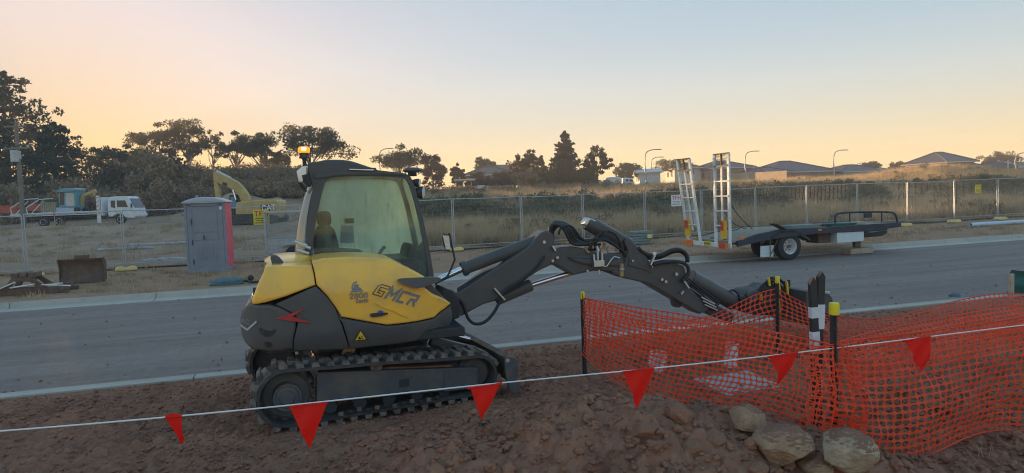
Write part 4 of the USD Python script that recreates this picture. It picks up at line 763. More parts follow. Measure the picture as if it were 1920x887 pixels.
# rear bar, tail lamps, number plate
zb = .42
obj('rear_bar', B().box((-.02, 1.1, zb), (.08, 2.2, .13)), 'ramp_white', R_)
for y, mt in ((.2, 'board_red'), (2.06, 'lamp_orange')):
    l_ = obj('tail_lamp', B().box((-.08, y, zb), (.05, .42, .17)), mt, R_); obj('end_lens', B().box((-.083, y - .17, zb), (.05, .1, .165)), 'lamp_orange', l_)
np_ = obj('number_plate', B().box((-.075, 1.02, zb + .02), (.02, .36, .13)), 'plate_yellow', R_)
b = B()
for k in range(5): b.box((-.088, .9 + .06 * k, zb + .02), (.004, .03, .07), None, 0)
obj('plate_print', b, 'print_black', np_)
def ramp(y0, y1, lean, h, lab, rust):
    x0 = .0; e = obj('ramp', B().box((0, 0, 0), (.01, .01, .01), None, 0), 'ramp_white', R_, lab)
    def q(z, y, dx=0.): return np.array([x0 + lean * (z - .4) + dx, y, z])
    for y in (y0, y1): obj('stile', B().bar(q(.36, y), q(h - .02, y - .0), .05, .11, (0, 1, 0)), 'ramp_white', e)
    ym = (y0 + y1) / 2; obj('stile', B().bar(q(.8, ym), q(h - .38, ym), .03, .08, (0, 1, 0)), 'ramp_white', e)
    for k in range(5): z = .98 + (h - 1.35) * k / 4; obj('rung', B().box(q(z, ym), (.09, y1 - y0, .035)), 'ramp_white', e)
    b = B()                                         # expanded-metal tread on the far face
    for k in range(46):
        z = .9 + (h - 1.35) * k / 46
        for ya, yb in ((y0 + .04, ym - .03), (ym + .03, y1 - .04)): b.bar(q(z, ya, .05), q(z + .03, yb, .05), .008, .014, bev=0)
    obj('tread_mesh', b, 'ramp_rust' if rust else 'ramp_white', e, kind='stuff', smooth=False)
    b = B().bar(q(h - .36, y0), q(h, y0 - .0), .03, .09, (0, 1, 0)).bar(q(h - .36, y1), q(h, y1), .03, .09, (0, 1, 0)).box(q(h - .015, ym), (.09, y1 - y0, .035)).box(q(h - .36, ym), (.09, y1 - y0, .05)).bar(q(h - .36, ym), q(h, ym), .05, .05, (0, 1, 0))
    for k in range(8):
        z = h - .33 + .038 * k
        for ya, yb in ((y0 + .02, ym - .02), (ym + .02, y1 - .02)): b.bar(q(z, ya, .02), q(z + .035, yb, .02), .012, .014, bev=0)
    obj('ramp_tip', b, 'ramp_rust', e)
    mk = obj('marker_board', B().prism([(0, 0), (.3, 0), (.3, .52), (.05, .52), (0, .4)], -.008, .008, .003).m[0].apply_transform(trimesh.transformations.rotation_matrix(-math.pi / 2, (0, 0, 1))).apply_translation(q(.62, y1 if y0 > 1 else y0 + .32, -.08)), 'board_yellow', e)
    obj('red_patch', B().box(q(.98, (y1 - .12) if y0 > 1 else y0 + .24, -.092), (.008, .14, .26)), 'board_red', mk)
    obj('spring', B().cyl(q(.5, y0 - .05, -.05), q(1.6, y0 - .05, -.02), .03), 'ramp_white', e); obj('latch', B().bar(q(1.6, y1 + .03), q(.9, y1 + .05, .1), .03, .03, (0, 1, 0)), 'dirty_steel', e)
ramp(-.02, .68, .0, 3.05, 'near upright ramp', True); ramp(1.5, 2.2, -.13, 3.0, 'far ramp, leaning back', False)
b = B()
for k in range(3): b.tube(smoothcurve([(.05, .1 + .3 * k, 1.7 - .2 * k), (.4, .12 + .3 * k, 1.25 - .2 * k), (.9, .2 + .3 * k, .85)], 10), .012, 6)
obj('chain', b, 'black_steel', R_)
# loads lying on the deck
def ondeck(name, lab, cat, px, y, sz, mt, rz=0., n=1):
    x = xp(px, 425)[0]; t_ = thing(name, lab, cat, W(TS + x, TT0 + y, deckz(x) + .005), YAW + rz)
    for k in range(n): obj('board' if n > 1 else 'body', B().box((.0 + .05 * k, .0, sz[2] * (k + .5)), (sz[0], sz[1], sz[2] * .92)), mt, t_)
    return t_
ondeck('board_stack', 'flat green grey boards on the middle of the trailer deck', 'boards', 1520, .5, (1.1, .5, .05), 'green_grey', .04, 2)
ondeck('teal_mat', 'folded teal mat on the trailer deck inside the rail', 'mat', 1594, .5, (.85, .5, .04), 'teal_net', 0, 2)
ondeck('timber_offcut', 'pale timber offcut on the trailer deck by the headboard rail', 'timber', 1628, .6, (.7, .3, .09), 'timber', .1)
t_ = thing('strap_heap', 'tangled dark ratchet strap on the trailer deck', 'strap', W(TS + xp(1552, 425)[0], TT0 + .4, deckz(xp(1552, 425)[0])), YAW)
b = B()
for k in range(4): a = np.linspace(0, 6.3, 16); b.tube(np.c_[.22 * np.cos(a + k) + .05 * k, .12 * np.sin(a * 1.3 + k), .04 + .05 * np.abs(np.sin(a * 2 + k))], .014, 5)
obj('strap', b, 'black_steel', t_)
bl = thing('timber_block', 'pale timber block under the front leg of the trailer', 'timber', W(TS + xp(1633, 470)[0], TT0 + .56, -.12), YAW + .05)
obj('block', B().box((0, 0, .09), (.9, .4, .17)), 'timber', bl)
# ---- pipe, litter and hoses by the kerb
pp_ = thing('blue_pipe', 'pale blue plastic pipe lying on the right of the verge', 'pipe', W(27.0, 22.7, .12), YAW)
obj('pipe', B().rev([(.07, 0), (.085, 0), (.085, 5.2), (.07, 5.2), (.07, 0)], (0, 0, 0), frame_to((1, .0, .0)), 16), 'pipe_blue', pp_, smooth=50); [obj('bearer', B().box((x, 0, -.1), (.12, .3, .06)), 'timber', pp_) for x in (.3, 3.2)]
def cloth(name, lab, cat, o, sz, mt, seed, rz=0.):
    m = trimesh.creation.icosphere(3); v = np.array(m.vertices); n_ = fbm(v * 1.7 + seed, 4, seed); v = v * (.6 + .8 * n_)[:, None] * np.array(sz); v[:, 2] = np.maximum(v[:, 2], -.3 * sz[2]) + .3 * sz[2]
    t_ = thing(name, lab, cat, o, rz); obj('cloth', trimesh.Trimesh(v, m.faces, process=False), mt, t_, smooth=True); return t_
t_ = cloth('dropped_hose', 'blue grey rag and hose end dropped at the kerb by the digger', 'rag', at_z(426, 534, .02), (.42, .2, .16), 'blue_grey_cloth', 5, .2)
obj('hose_end', B().tube(smoothcurve([(.3, 0, .05), (.5, .1, .06), (.62, -.1, .05), (.8, 0, .04)], 12), .03, 7), 'black_pipe', t_); obj('ball', B().rev([(0, -.09), (.06, -.06), (.09, 0), (.06, .06), (0, .09)], (.55, .25, .12)), 'black_pipe', t_, smooth=True)
cloth('green_rag', 'dark green rag in the gutter beyond the trailer front', 'rag', at_z(1672, 462, -.1), (.55, .16, .1), 'teal_net', 8, YAW)
cloth('green_rag', 'dark green rag in the gutter behind the trailer ramps', 'rag', at_z(1368, 480, -.1), (.5, .16, .07), 'teal_net', 11, YAW)
cloth('plastic_bag', 'crumpled teal plastic bag on the near kerb right of the barrier posts', 'bag', at_z(1790, 556, .04), (.10, .07, .05), 'blue_grey_cloth', 14)
hs = thing('ground_hose', 'long black hose lying along the foot of the fence', 'hose', (0, 0, 0))
xs_ = np.linspace(-24, 60, 120); obj('run', B().tube(np.array([W(s, 26.55 + .12 * math.sin(s * .4) + .1 * math.sin(s * 1.7), .05 + .02 * math.sin(s)) for s in xs_]), .035, 6), 'black_pipe', hs, smooth=True)
# ================================================================ BEYOND THE FENCE
mat('bark', (.15, .12, .10), .9, var=.35, scale=3, bump=.2)
mat('gum_leaf', (.12, .11, .06), .6, var=.45, scale=.6, transl=.45, col2=(.06, .062, .036))
mat('pine_leaf', (.10, .09, .055), .7, var=.45, scale=.5, transl=.2)
mat('round_leaf', (.09, .11, .045), .6, var=.45, scale=.5, transl=.25)
mat('autumn_leaf', (.16, .095, .04), .6, var=.5, scale=.5, transl=.3, col2=(.075, .07, .03))
mat('dark_red_leaf', (.11, .065, .05), .6, var=.4, scale=.5, transl=.2)
mat('scrub_leaf', (.38, .26, .16), .8, var=.5, scale=.35, transl=.25, col2=(.22, .155, .095))
mat('weed_leaf', (.27, .225, .135), .8, var=.5, scale=.25, transl=.35, col2=(.17, .155, .09))
mat('straw', (.70, .51, .30), .8, var=.3, scale=.3, transl=.45)
mat('straw_dark', (.50, .36, .22), .8, var=.35, scale=.3, transl=.45)
mat('roof_dark', (.034, .042, .068), .6, var=.25, scale=2)
mat('roof_brown', (.11, .08, .065), .7, var=.25, scale=2)
mat('brick_wall', (.31, .22, .17), .85, var=.2, scale=3)
mat('pale_wall', (.55, .50, .43), .8, var=.15, scale=2)
mat('iron_wall', (.40, .45, .50), .6, var=.12, scale=2)
mat('paling', (.42, .31, .20), .85, var=.3, scale=2)
mat('dark_window', (.03, .035, .045), .1, var=.05)
mat('truck_white', (.68, .70, .72), .4, var=.12, scale=3)
mat('machine_yellow', (.50, .35, .14), .5, var=.25, scale=2)
mat('cabin_blue', (.14, .30, .36), .4, var=.2, scale=4)
mat('pole_wood', (.22, .19, .16), .9, var=.3, scale=4)
mat('lamp_pole', (.38, .38, .37), .5, .4, var=.2)
mat('barrier_red', (.55, .09, .05), .6, var=.2)
def leaves(cen, rad, n, size, rng, flat=.7, up=.35, tri=False):
    """n leaf sprays spread through each clump of the crown."""
    cen = np.repeat(np.asarray(cen, float), n, 0); rad = np.repeat(np.asarray(rad, float), n); k = len(cen)
    d = rng.normal(size=(k, 3)); d /= np.linalg.norm(d, axis=1, keepdims=True); r = rng.uniform(.12, 1, k) ** .45
    p = cen + d * (r * rad)[:, None] * np.array([1, 1, flat]); p[:, 2] += up * rad * (rng.random(k) - .5)
    a = rng.normal(size=(k, 3)); a /= np.linalg.norm(a, axis=1, keepdims=True); b = np.cross(a, d + rng.normal(size=(k, 3)) * .6); b /= np.maximum(np.linalg.norm(b, axis=1, keepdims=True), 1e-6)
    s = size * rng.uniform(.55, 1.25, k)[:, None]
    V = np.stack([p - a * s, p + b * s * .55, p + a * s, p - b * s * .55], 1).reshape(-1, 3)
    i = np.arange(k)[:, None] * 4; return trimesh.Trimesh(V, np.vstack([i + [0, 1, 2], i + [0, 2, 3]]), process=False)
def limb(b, p0, p1, r0, r1, rng, bend=.08):
    p0, p1 = np.asarray(p0, float), np.asarray(p1, float); L = np.linalg.norm(p1 - p0); m = (p0 + p1) / 2 + rng.normal(size=3) * L * bend
    pts = smoothcurve([p0, m, p1], 7); b.tube(pts, np.linspace(r0, r1, 7), 6)
def tree(kind, H, Wd, seed):
    """(trunk, crown) in a frame whose origin is the tree's foot."""
    rng = np.random.default_rng(seed); b = B(); cen, rad = [], []
    if kind == 'gum':
        hs_ = H * rng.uniform(.30, .40); nl = max(4, int(5 + Wd / 3)); lean = rng.normal(size=2) * .04 * H
        top = np.array([lean[0], lean[1], hs_]); limb(b, (0, 0, -.5), top, H * .022 + .08, H * .016 + .05, rng, .02)
        for k in range(nl):
            a = k * 2.4 + rng.random(); rr = Wd / 2 * rng.uniform(.25, .85); hz = H * rng.uniform(.68, .93) * (1 - .25 * (rr / (Wd / 2)) ** 2)
            tip = np.array([rr * math.cos(a), rr * math.sin(a), hz]); limb(b, top * rng.uniform(.7, 1), tip, H * .011 + .03, .035, rng, .07)
            for _ in range(5):
                c = tip + rng.normal(size=3) * Wd * np.array([.13, .13, .06]); cen.append(c); rad.append(Wd * rng.uniform(.11, .20)); limb(b, tip * .8 + top * .2, c, .05, .015, rng)
        for _ in range(nl): a = rng.random() * 6.28; rr = Wd * rng.uniform(.2, .42); cen.append((rr * math.cos(a), rr * math.sin(a), H * rng.uniform(.5, .7))); rad.append(Wd * rng.uniform(.08, .14)); limb(b, top, cen[-1], .06, .015, rng)
        cen.append((lean[0], lean[1], H - Wd * .09)); rad.append(Wd * .12)
        cr = leaves(cen, rad, 120, max(.16, Wd * .022), rng, .55)
    elif kind == 'bare':
        limb(b, (0, 0, -.5), (0, 0, H * .55), H * .02, H * .012, rng, .02)
        for k in range(9): a = k * 2.4; t_ = np.array([Wd / 2 * math.cos(a) * rng.uniform(.4, 1), Wd / 2 * math.sin(a) * rng.uniform(.4, 1), H * rng.uniform(.7, 1)]); limb(b, (0, 0, H * rng.uniform(.3, .55)), t_, .06, .02, rng); cen.append(t_); rad.append(Wd * .14)
        cr = leaves(cen, rad, 22, .22, rng)
    elif kind in ('pine', 'cedar'):
        limb(b, (0, 0, -.5), (0, 0, H * .96), H * .022 + .06, .04, rng, .006); n = int(16 if kind == 'pine' else 19)
        for k in range(n):
            u = k / (n - 1); z = H * (.12 + .84 * u); R = Wd / 2 * ((1 - u) ** (.42 if kind == 'pine' else .85) * .95 + .06)
            for j in range(6 if u < .8 else 4):
                a = j * 1.05 + k * .7 + rng.random() * .6; L = R * rng.uniform(.6, 1.08); tip = np.array([L * math.cos(a), L * math.sin(a), z + L * (.12 if kind == 'pine' else -.06) + rng.normal() * .2])
                limb(b, (0, 0, z - .1 * L), tip, .05 + .012 * L, .02, rng, .03)
                for q in (.35, .6, .8, 1.0):
                    cen.append(np.array([0, 0, z]) * (1 - q) + tip * q + rng.normal(size=3) * .12 * R); rad.append(R * rng.uniform(.13, .23) + .12)
        cr = leaves(cen, rad, 26, max(.2, Wd * .02), rng, .45)
    else:                                                 # round, dense crowns and birch
        limb(b, (0, 0, -.4), (0, 0, H * .45), H * .03 + .05, .07, rng, .02); lo = .10 if kind == 'round' else .22; nn = 70
        for k in range(nn):
            d = rng.normal(size=3); d /= np.linalg.norm(d); r = rng.uniform(.35, .92); zc = H * (lo + 1) / 2; hz = H * (1 - lo) / 2
            c = np.array([d[0] * Wd / 2 * r, d[1] * Wd / 2 * r, zc + d[2] * hz * r * .98]); taper = 1 - .35 * max(0, (c[2] - zc) / hz) if kind == 'birch' else 1
            c[:2] *= taper; cen.append(c); rad.append(Wd * rng.uniform(.07, .13 if kind == 'round' else .10))
            if k % 5 == 0: limb(b, (0, 0, H * .35), c, .05, .02, rng)
        cr = leaves(cen, rad, 60 if kind == 'round' else 42, max(.18, Wd * .028), rng, .8)
    return b.mesh(), cr
def plant_tree(px, top, w, Y, kind, leaf, lab, seed, group=None):
    x = at_y(px, top, Y); z0 = land_at(x[0], Y); H = x[2] - z0; Wd = w * Y / FPX
    t_ = thing({'gum': 'gum_tree', 'bare': 'bare_tree', 'pine': 'pine_tree', 'cedar': 'cedar_tree', 'round': 'round_tree', 'birch': 'birch_tree'}[kind], lab, 'tree', (x[0], Y, z0), 0., group)
    tk, cr = tree(kind, H, Wd, seed); obj('trunk', tk, 'bark', t_, smooth=True); obj('crown', cr, leaf, t_, smooth=False); return t_
for i, a in enumerate([
    (2, 128, 215, 78, 'pine', 'pine_leaf', 'tallest dark pine tree at the left edge of the site'), (100, 228, 135, 76, 'pine', 'pine_leaf', 'lower pine tree just right of the power pole'), (-75, 210, 150, 80, 'pine', 'pine_leaf', 'dark pine tree cut by the left picture edge'),
    (193, 262, 84, 88, 'round', 'gum_leaf', 'broad round gum right of the pines, behind the white truck'), (238, 268, 78, 86, 'gum', 'gum_leaf', 'low gum tree between the round gum and the tall pair'), (285, 226, 76, 92, 'gum', 'gum_leaf', 'tall gum tree, left one of the pair above the truck cab'),
    (348, 222, 86, 92, 'gum', 'gum_leaf', 'tallest gum on the bank, open limbs against the sky'), (396, 246, 40, 95, 'bare', 'gum_leaf', 'thin nearly bare tree between two leafy gums'), (437, 243, 66, 92, 'gum', 'gum_leaf', 'spreading gum above the raised arm of the far excavator'),
    (482, 247, 70, 94, 'gum', 'gum_leaf', 'flat topped gum right of the spreading gum'), (517, 280, 52, 90, 'round', 'gum_leaf', 'small bushy gum on the bank left of the beacon'), (582, 232, 128, 88, 'gum', 'gum_leaf', 'wide umbrella shaped gum right behind the amber beacon'),
    (640, 300, 50, 92, 'round', 'scrub_leaf', 'small scrubby tree behind the digger roof'), (748, 268, 84, 96, 'gum', 'gum_leaf', 'open gum tree right of the digger roof'), (810, 281, 64, 98, 'round', 'dark_red_leaf', 'dense dark reddish tree right of the open gum'), (857, 306, 36, 104, 'birch', 'autumn_leaf', 'small brownish tree left of the lit porch'),
    (908, 287, 48, 122, 'round', 'round_leaf', 'round green tree behind the house with the lit porch'), (975, 287, 62, 100, 'birch', 'autumn_leaf', 'brown autumn tree beside the house roof'), (998, 276, 52, 104, 'birch', 'autumn_leaf', 'feathery brown tree left of the tall cedar'), (945, 318, 60, 98, 'round', 'dark_red_leaf', 'dark shrub tree in front of the house with the porch'),
    (897, 322, 56, 99, 'round', 'dark_red_leaf', 'dark shrub tree right behind the white tank'), (1022, 312, 66, 98, 'round', 'round_leaf', 'dense green shrub tree at the foot of the cedar, left side'), (985, 316, 70, 97, 'round', 'scrub_leaf', 'olive shrub tree below the autumn trees'), (1058, 245, 84, 100, 'cedar', 'pine_leaf', 'tall pointed cedar in the middle of the skyline'), (1086, 318, 60, 98, 'round', 'round_leaf', 'dense green shrub tree at the foot of the cedar, right side'), (1120, 268, 58, 100, 'birch', 'gum_leaf', 'airy upright tree right of the cedar'),
    (1105, 305, 40, 99, 'round', 'round_leaf', 'dark bushy tree under the airy upright tree'), (1176, 303, 56, 130, 'round', 'round_leaf', 'neat dome shaped green tree behind the far white truck'), (1266, 298, 66, 140, 'gum', 'gum_leaf', 'gum tree behind the top of the far trailer ramp'), (1582, 309, 14, 150, 'birch', 'pine_leaf', 'tiny dark tree between the two hip roofed houses'),
    (1632, 301, 40, 150, 'birch', 'gum_leaf', 'loose tree behind the roofs left of the lit house'), (1688, 303, 46, 150, 'round', 'pine_leaf', 'flat domed dark tree left of the lit house'), (1712, 306, 16, 152, 'birch', 'pine_leaf', 'small dark tree touching the roof of the lit house'), (1855, 296, 26, 150, 'birch', 'gum_leaf', 'small loose tree right of the lit house'),
    (1886, 289, 52, 150, 'gum', 'gum_leaf', 'dark gum right of the lit house behind the lamp posts'), (1915, 304, 40, 155, 'round', 'gum_leaf', 'low dark tree at the right picture edge')]):
    plant_tree(*a, seed=100 + i)
# scrub on the bank and under the trees: nobody could count it
def bush_proto(seed, r=1., flat=.75, n=120, sz=.085):
    rng = np.random.default_rng(seed); c = rng.normal(size=(9, 3)) * [.5, .5, .25] * r + [0, 0, .45 * r]; return leaves(c, rng.uniform(.3, .55, 9) * r, n, sz * r, rng, flat)
def scatter(name, protos, n, pick, lab, cat, smin, smax, seed, hs=1.):
    rng = np.random.default_rng(seed); P_ = pick(rng, n); n = len(P_); z = land(P_[:, 0][None], P_[:, 1][None])[0] - .03
    s = rng.uniform(smin, smax, n); return instancer(name, protos, np.c_[P_, z], rng.integers(0, len(protos), n), rng.random(n) * 6.28, np.c_[s, s, s * hs * rng.uniform(.75, 1.2, n)], lab, cat)
def polar(az0, az1, y0, y1):
    def f_(rng, n): y = rng.uniform(y0, y1, n); a = rng.uniform(az0, az1, n); return np.c_[a * y, y]
    return f_
bp_ = [(bush_proto(k), 'scrub_leaf') for k in range(4)]
scatter('bank_scrub', bp_, 1100, polar(-.60, -.17, 65, 80), 'brown scrub covering the long earth bank behind the yard', 'scrub', .7, 1.6, 3)
scatter('left_undergrowth', bp_ + [(bush_proto(9), 'pine_leaf')], 700, polar(-.85, -.50, 64, 84), 'dark undergrowth beneath the pines at left', 'undergrowth', 1.0, 2.5, 4, 1.2)
scatter('field_edge_scrub', bp_, 260, polar(-.24, .16, 84, 98), 'low scrub along the far edge of the field', 'scrub', .5, 1.1, 5)
# dry grass: tufts of blades
def tuft(seed, n, h, spread, w):
    rng = np.random.default_rng(seed); V = []; F_ = []
    for k in range(n):
        a = rng.random() * 6.28; r = spread * rng.random() ** .5; o = np.array([r * math.cos(a), r * math.sin(a), 0]); hh = h * rng.uniform(.5, 1.15); l = rng.normal(size=2) * .28 * hh; d = rng.random() * 6.28; q = np.array([math.cos(d), math.sin(d), 0]) * w
        i = len(V); V += [o - q, o + q, o + [l[0] * .35 - q[0] * .6, l[1] * .35, hh * .6], o + [l[0] * .35 + q[0] * .6, l[1] * .35, hh * .6], o + [l[0], l[1], hh]]; F_ += [(i, i + 1, i + 3), (i, i + 3, i + 2), (i + 2, i + 3, i + 4)]
    return trimesh.Trimesh(np.array(V), np.array(F_), process=False)
tf = [(tuft(k, 42, .62, .42, .012), 'straw') for k in range(3)] + [(tuft(k + 5, 36, .5, .42, .012), 'straw_dark') for k in range(2)]
def fieldpick(rng, n): y = 29.5 + 68 * rng.random(n) ** 1.35; a = rng.uniform(-.27, .80, n); q = np.c_[a * y, y]; t = q @ NV[:2]; return q[(t > 28.2)]
scatter('dry_grass', tf, 15000, fieldpick, 'dry straw coloured grass over the field beyond the fence', 'grass', .7, 1.5, 11)
def bankpick(rng, n):
    s = rng.uniform(-12, 62, n); t = rng.normal(46.5, 2.6, n) + 2.2 * np.sin(s * .21); q = wmesh(np.c_[s, t, t * 0])[:, :2]; az = q[:, 0] / q[:, 1]; k = noise(np.c_[q * .22, q[:, :1] * 0], 4); return q[(az > -.22) & (k > .33)]
wd_ = [(bush_proto(20 + k, .8, .7, 46, .13), 'weed_leaf') for k in range(3)] + [(tuft(30, 60, 1.0, .5, .014), 'straw_dark')]
scatter('field_weeds', wd_, 2300, bankpick, 'band of dull green weeds on the low bank across the field', 'weeds', .55, 1.25, 12, .9)
scatter('field_weeds_loose', wd_, 420, lambda r, n: fieldpick(r, n), 'loose weed clumps dotted over the dry field', 'weeds', .4, .9, 13)
def vergepick(rng, n): s = rng.uniform(-14, 52, n); t = rng.uniform(18.75, 28, n); k = noise(np.c_[s * .45, t * .6, t * 0], 8); k2 = rng.random(n); q = np.c_[s, t][(k > .52) | (k2 < .12) | ((t > 26) & (k2 < .6))]; return wmesh(np.c_[q, q[:, :1] * 0])[:, :2]
scatter('verge_grass', [(tuft(40 + k, 26, .16, .2, .008), 'straw_dark' if k else 'straw') for k in range(3)] + [(tuft(48, 24, .13, .2, .009), 'weed_leaf')], 3400, vergepick, 'sparse short dry grass on the far verge', 'grass', .6, 1.3, 14)
def yardpick(rng, n): y = rng.uniform(28, 62, n); a = rng.uniform(-.80, -.26, n); q = np.c_[a * y, y]; k = noise(np.c_[q * .18, y * 0], 3); t = q @ NV[:2]; return q[(t > 27.6) & ((k > .48) | (rng.random(n) < .15))]
scatter('yard_weeds', [(tuft(50 + k, 30, .3, .35, .012), 'straw_dark') for k in range(3)] + [(tuft(56, 30, .2, .4, .014), 'straw_dark')], 550, yardpick, 'thin dead weeds over the earth of the yard', 'weeds', .6, 1.4, 15)
# ---- houses on the rise
def house(px, base, w, hwall, Y, d, rise, lab, wall='brick_wall', roof='roof_dark', yaw=0., gable=False, wins=(), lift=0.):
    c = at_y(px, base, Y); z0 = min(c[2], land_at(c[0], Y + d / 2)) - .1 + lift; Wd = w * Y / FPX
    t_ = thing('house', lab, 'house', (c[0], Y, z0), yaw)
    h = c[2] - z0 + hwall
    wl = obj('wall', B().box((0, d / 2, h / 2), (Wd, d, h), None, .02), wall, t_); e = .55; rv = min(d, Wd) / 2 * .92
    x0, x1, y0, y1 = -Wd / 2 - e, Wd / 2 + e, -e, d + e; k = 0. if gable else rv
    V = np.array([(x0, y0, h), (x1, y0, h), (x1, y1, h), (x0, y1, h), (x0 + k, d / 2, h + rise), (x1 - k, d / 2, h + rise)] + [(x0, y0, h - .18), (x1, y0, h - .18), (x1, y1, h - .18), (x0, y1, h - .18)])
    F_ = [(0, 1, 5), (0, 5, 4), (2, 3, 4), (2, 4, 5), (1, 2, 5), (3, 0, 4), (6, 7, 1), (6, 1, 0), (7, 8, 2), (7, 2, 1), (8, 9, 3), (8, 3, 2), (9, 6, 0), (9, 0, 3), (6, 8, 7), (6, 9, 8)]
    r_ = obj('roof', trimesh.Trimesh(V, np.array(F_), process=False), roof, t_, smooth=False)
    if not gable:
        b = B()
        for i, j in ((0, 4), (1, 5), (2, 5), (3, 4), (4, 5)): b.tube([V[i] + [0, 0, .04], V[j] + [0, 0, .05]], .09, 6)
        obj('ridge_cap', b, roof, r_)
    obj('gutter', B().box((0, y0 - .03, h - .08), (Wd + 2 * e, .1, .14)), 'pale_wall', r_)
    for u, ww, hh in wins:
        f_ = obj('window', B().box((u * Wd, -.03, h - .5 - hh / 2), (ww, .08, hh)), 'pale_wall', t_); obj('pane', B().box((u * Wd, -.075, h - .5 - hh / 2), (ww - .14, .02, hh - .14)), 'dark_window', f_)
    for v_ in (.3, .7): f_ = obj('window', B().box((-Wd / 2 - .03, d * v_, h - 1.1), (.08, 1.3, 1.1)), 'pale_wall', t_); obj('pane', B().box((-Wd / 2 - .075, d * v_, h - 1.1), (.02, 1.15, .96)), 'dark_window', f_)
    return t_
house(918, 336, 88, .75, 112, 9, 1.4, 'brown roofed house behind the lit porch among trees', 'brick_wall', 'roof_brown', .05, wins=((-.25, 1.6, .9), (.2, 1.6, .9)))
house(948, 332, 40, 1.0, 118, 8, 1.3, 'second brown gable roof joining the house with the porch', 'pale_wall', 'roof_brown', .35, True)
house(1219, 342, 38, 1.9, 125, 9, .7, 'pale iron shed left of the lamp post', 'iron_wall', 'iron_wall', -.1, True)
house(1290, 330, 50, 1.6, 135, 8, .8, 'low blue roofed building behind the far trailer ramp', 'pale_wall', 'roof_dark', .0, wins=((.1, 1.5, .8),))
house(1372, 329, 84, 1.5, 132, 10, 1.5, 'hip roofed house behind the near trailer ramp', 'brick_wall', 'roof_dark', .12, wins=((.3, 1.6, .8),))
house(1508, 331, 124, .9, 126, 13, 2.2, 'largest navy hip roofed house right of the ramps', 'brick_wall', 'roof_dark', .15, wins=((-.2, 1.6, .6),))
house(1460, 332, 60, .9, 122, 8, 1.0, 'low navy roof joining the left side of the largest house', 'brick_wall', 'roof_dark', .38)
house(1625, 336, 92, 1.5, 126, 10, 1.3, 'low house with pale wall between the largest and the lit house', 'pale_wall', 'roof_dark', .15, wins=((-.3, 1.2, .9), (.1, 1.2, .9)))
house(1802, 324, 58, 2.0, 122, 10, 1.9, 'house on the mound with a sunlit wall and dark hip roof', 'brick_wall', 'roof_dark', .18, wins=((.0, 1.0, .8),))
house(1868, 333, 62, 1.4, 122, 9, 1.3, 'dark roofed house right of the lit house', 'brick_wall', 'roof_dark', .4)
house(1925, 334, 60, 2.0, 120, 9, 1.3, 'dark roofed house at the right picture edge', 'brick_wall', 'roof_dark', .4)
# paling fence before the houses, porch with white tank
c0, c1 = at_y(1368, 338, 128), at_y(1476, 334, 111); t_ = thing('paling_fence', 'brown timber paling fence below the hip roofed houses', 'fence', c0, math.atan2(c1[1] - c0[1], c1[0] - c0[0])); L = np.hypot(*(c1 - c0)[:2])
n = int(L / .22)
for k in range(n): obj('paling', B().box((L * k / n, 0, (c1[2] - c0[2]) * k / n + .35), (.2, .03, 1.7)), 'paling', t_)
obj('fence_rail', B().box((L / 2, .05, (c1[2] - c0[2]) / 2 + .8), (L, .05, .1)), 'paling', t_)
c = at_y(868, 346, 92); z0 = land_at(c[0], 92); t_ = thing('porch', 'small open porch with a sunlit roof left of the white tank', 'porch', (c[0], 92, z0), 0.)
for x in (-.9, .0, 1.1): obj('porch_post', B().box((x, 0, .9), (.1, .1, 1.9)), 'pale_wall', t_)
obj('porch_roof', B().box((.2, .8, 1.9), (2.8, 2.2, .14), np.array(trimesh.transformations.rotation_matrix(.1, (1, 0, 0)))[:3, :3]), 'paling', t_)
c = at_y(902, 345, 90); t_ = thing('white_tank', 'small white box tank standing right of the porch', 'tank', (c[0], 90, land_at(c[0], 90)), 0.); obj('tank_body', B().box((0, 0, .55), (.95, .8, 1.1)), 'panel_white', t_); obj('tank_lid', B().box((0, 0, 1.13), (1.0, .85, .07)), 'panel_white', t_)
t_ = thing('post_and_rail_fence', 'thin post and rail fence around the house with the porch', 'fence', (0, 0, 0))
xs_ = np.arange(-12.5, 1.5, 1.6)
for x in xs_: obj('fence_post', B().box((x, 88, land_at(x, 88) + .55), (.08, .08, 1.2)), 'galvanised', t_)
obj('fence_rail', B().tube([(x, 88, land_at(x, 88) + 1.0) for x in xs_], .03, 5), 'galvanised', t_)
# ---- street lamps
def lamp(px, top, Y, lab, arm=1):
    c = at_y(px, top, Y); z0 = land_at(c[0], Y); h = c[2] - z0; t_ = thing('street_lamp', lab, 'street lamp', (c[0], Y, z0))
    obj('lamp_post', B().tube(smoothcurve([(0, 0, -.2), (0, 0, h * .5), (0, 0, h - 1.1), (.25 * arm, 0, h - .35), (.9 * arm, 0, h - .05), (1.5 * arm, 0, h)], 24), np.linspace(.11, .06, 24), 7), 'lamp_pole', t_, smooth=True)
    obj('lamp_head', B().box((1.85 * arm, 0, h - .02), (.8, .22, .13)), 'lamp_pole', t_)
for a in ((1209, 281, 96, 'street lamp before the pale iron shed, taller of the two'), (1221, 295, 128, 'shorter street lamp just right of the tall one by the shed'), (1397, 284, 112, 'street lamp rising beside the near trailer ramp'), (1563, 282, 112, 'street lamp at the right end of the largest house roof'),
          (1604, 306, 150, 'small distant street lamp right of the largest house'), (1904, 287, 105, 'tall street lamp at far right'), (1913, 297, 125, 'shorter street lamp behind the tall one at far right'), (711, 279, 110, 'street lamp left of the open gum tree by the digger roof')): lamp(*a)
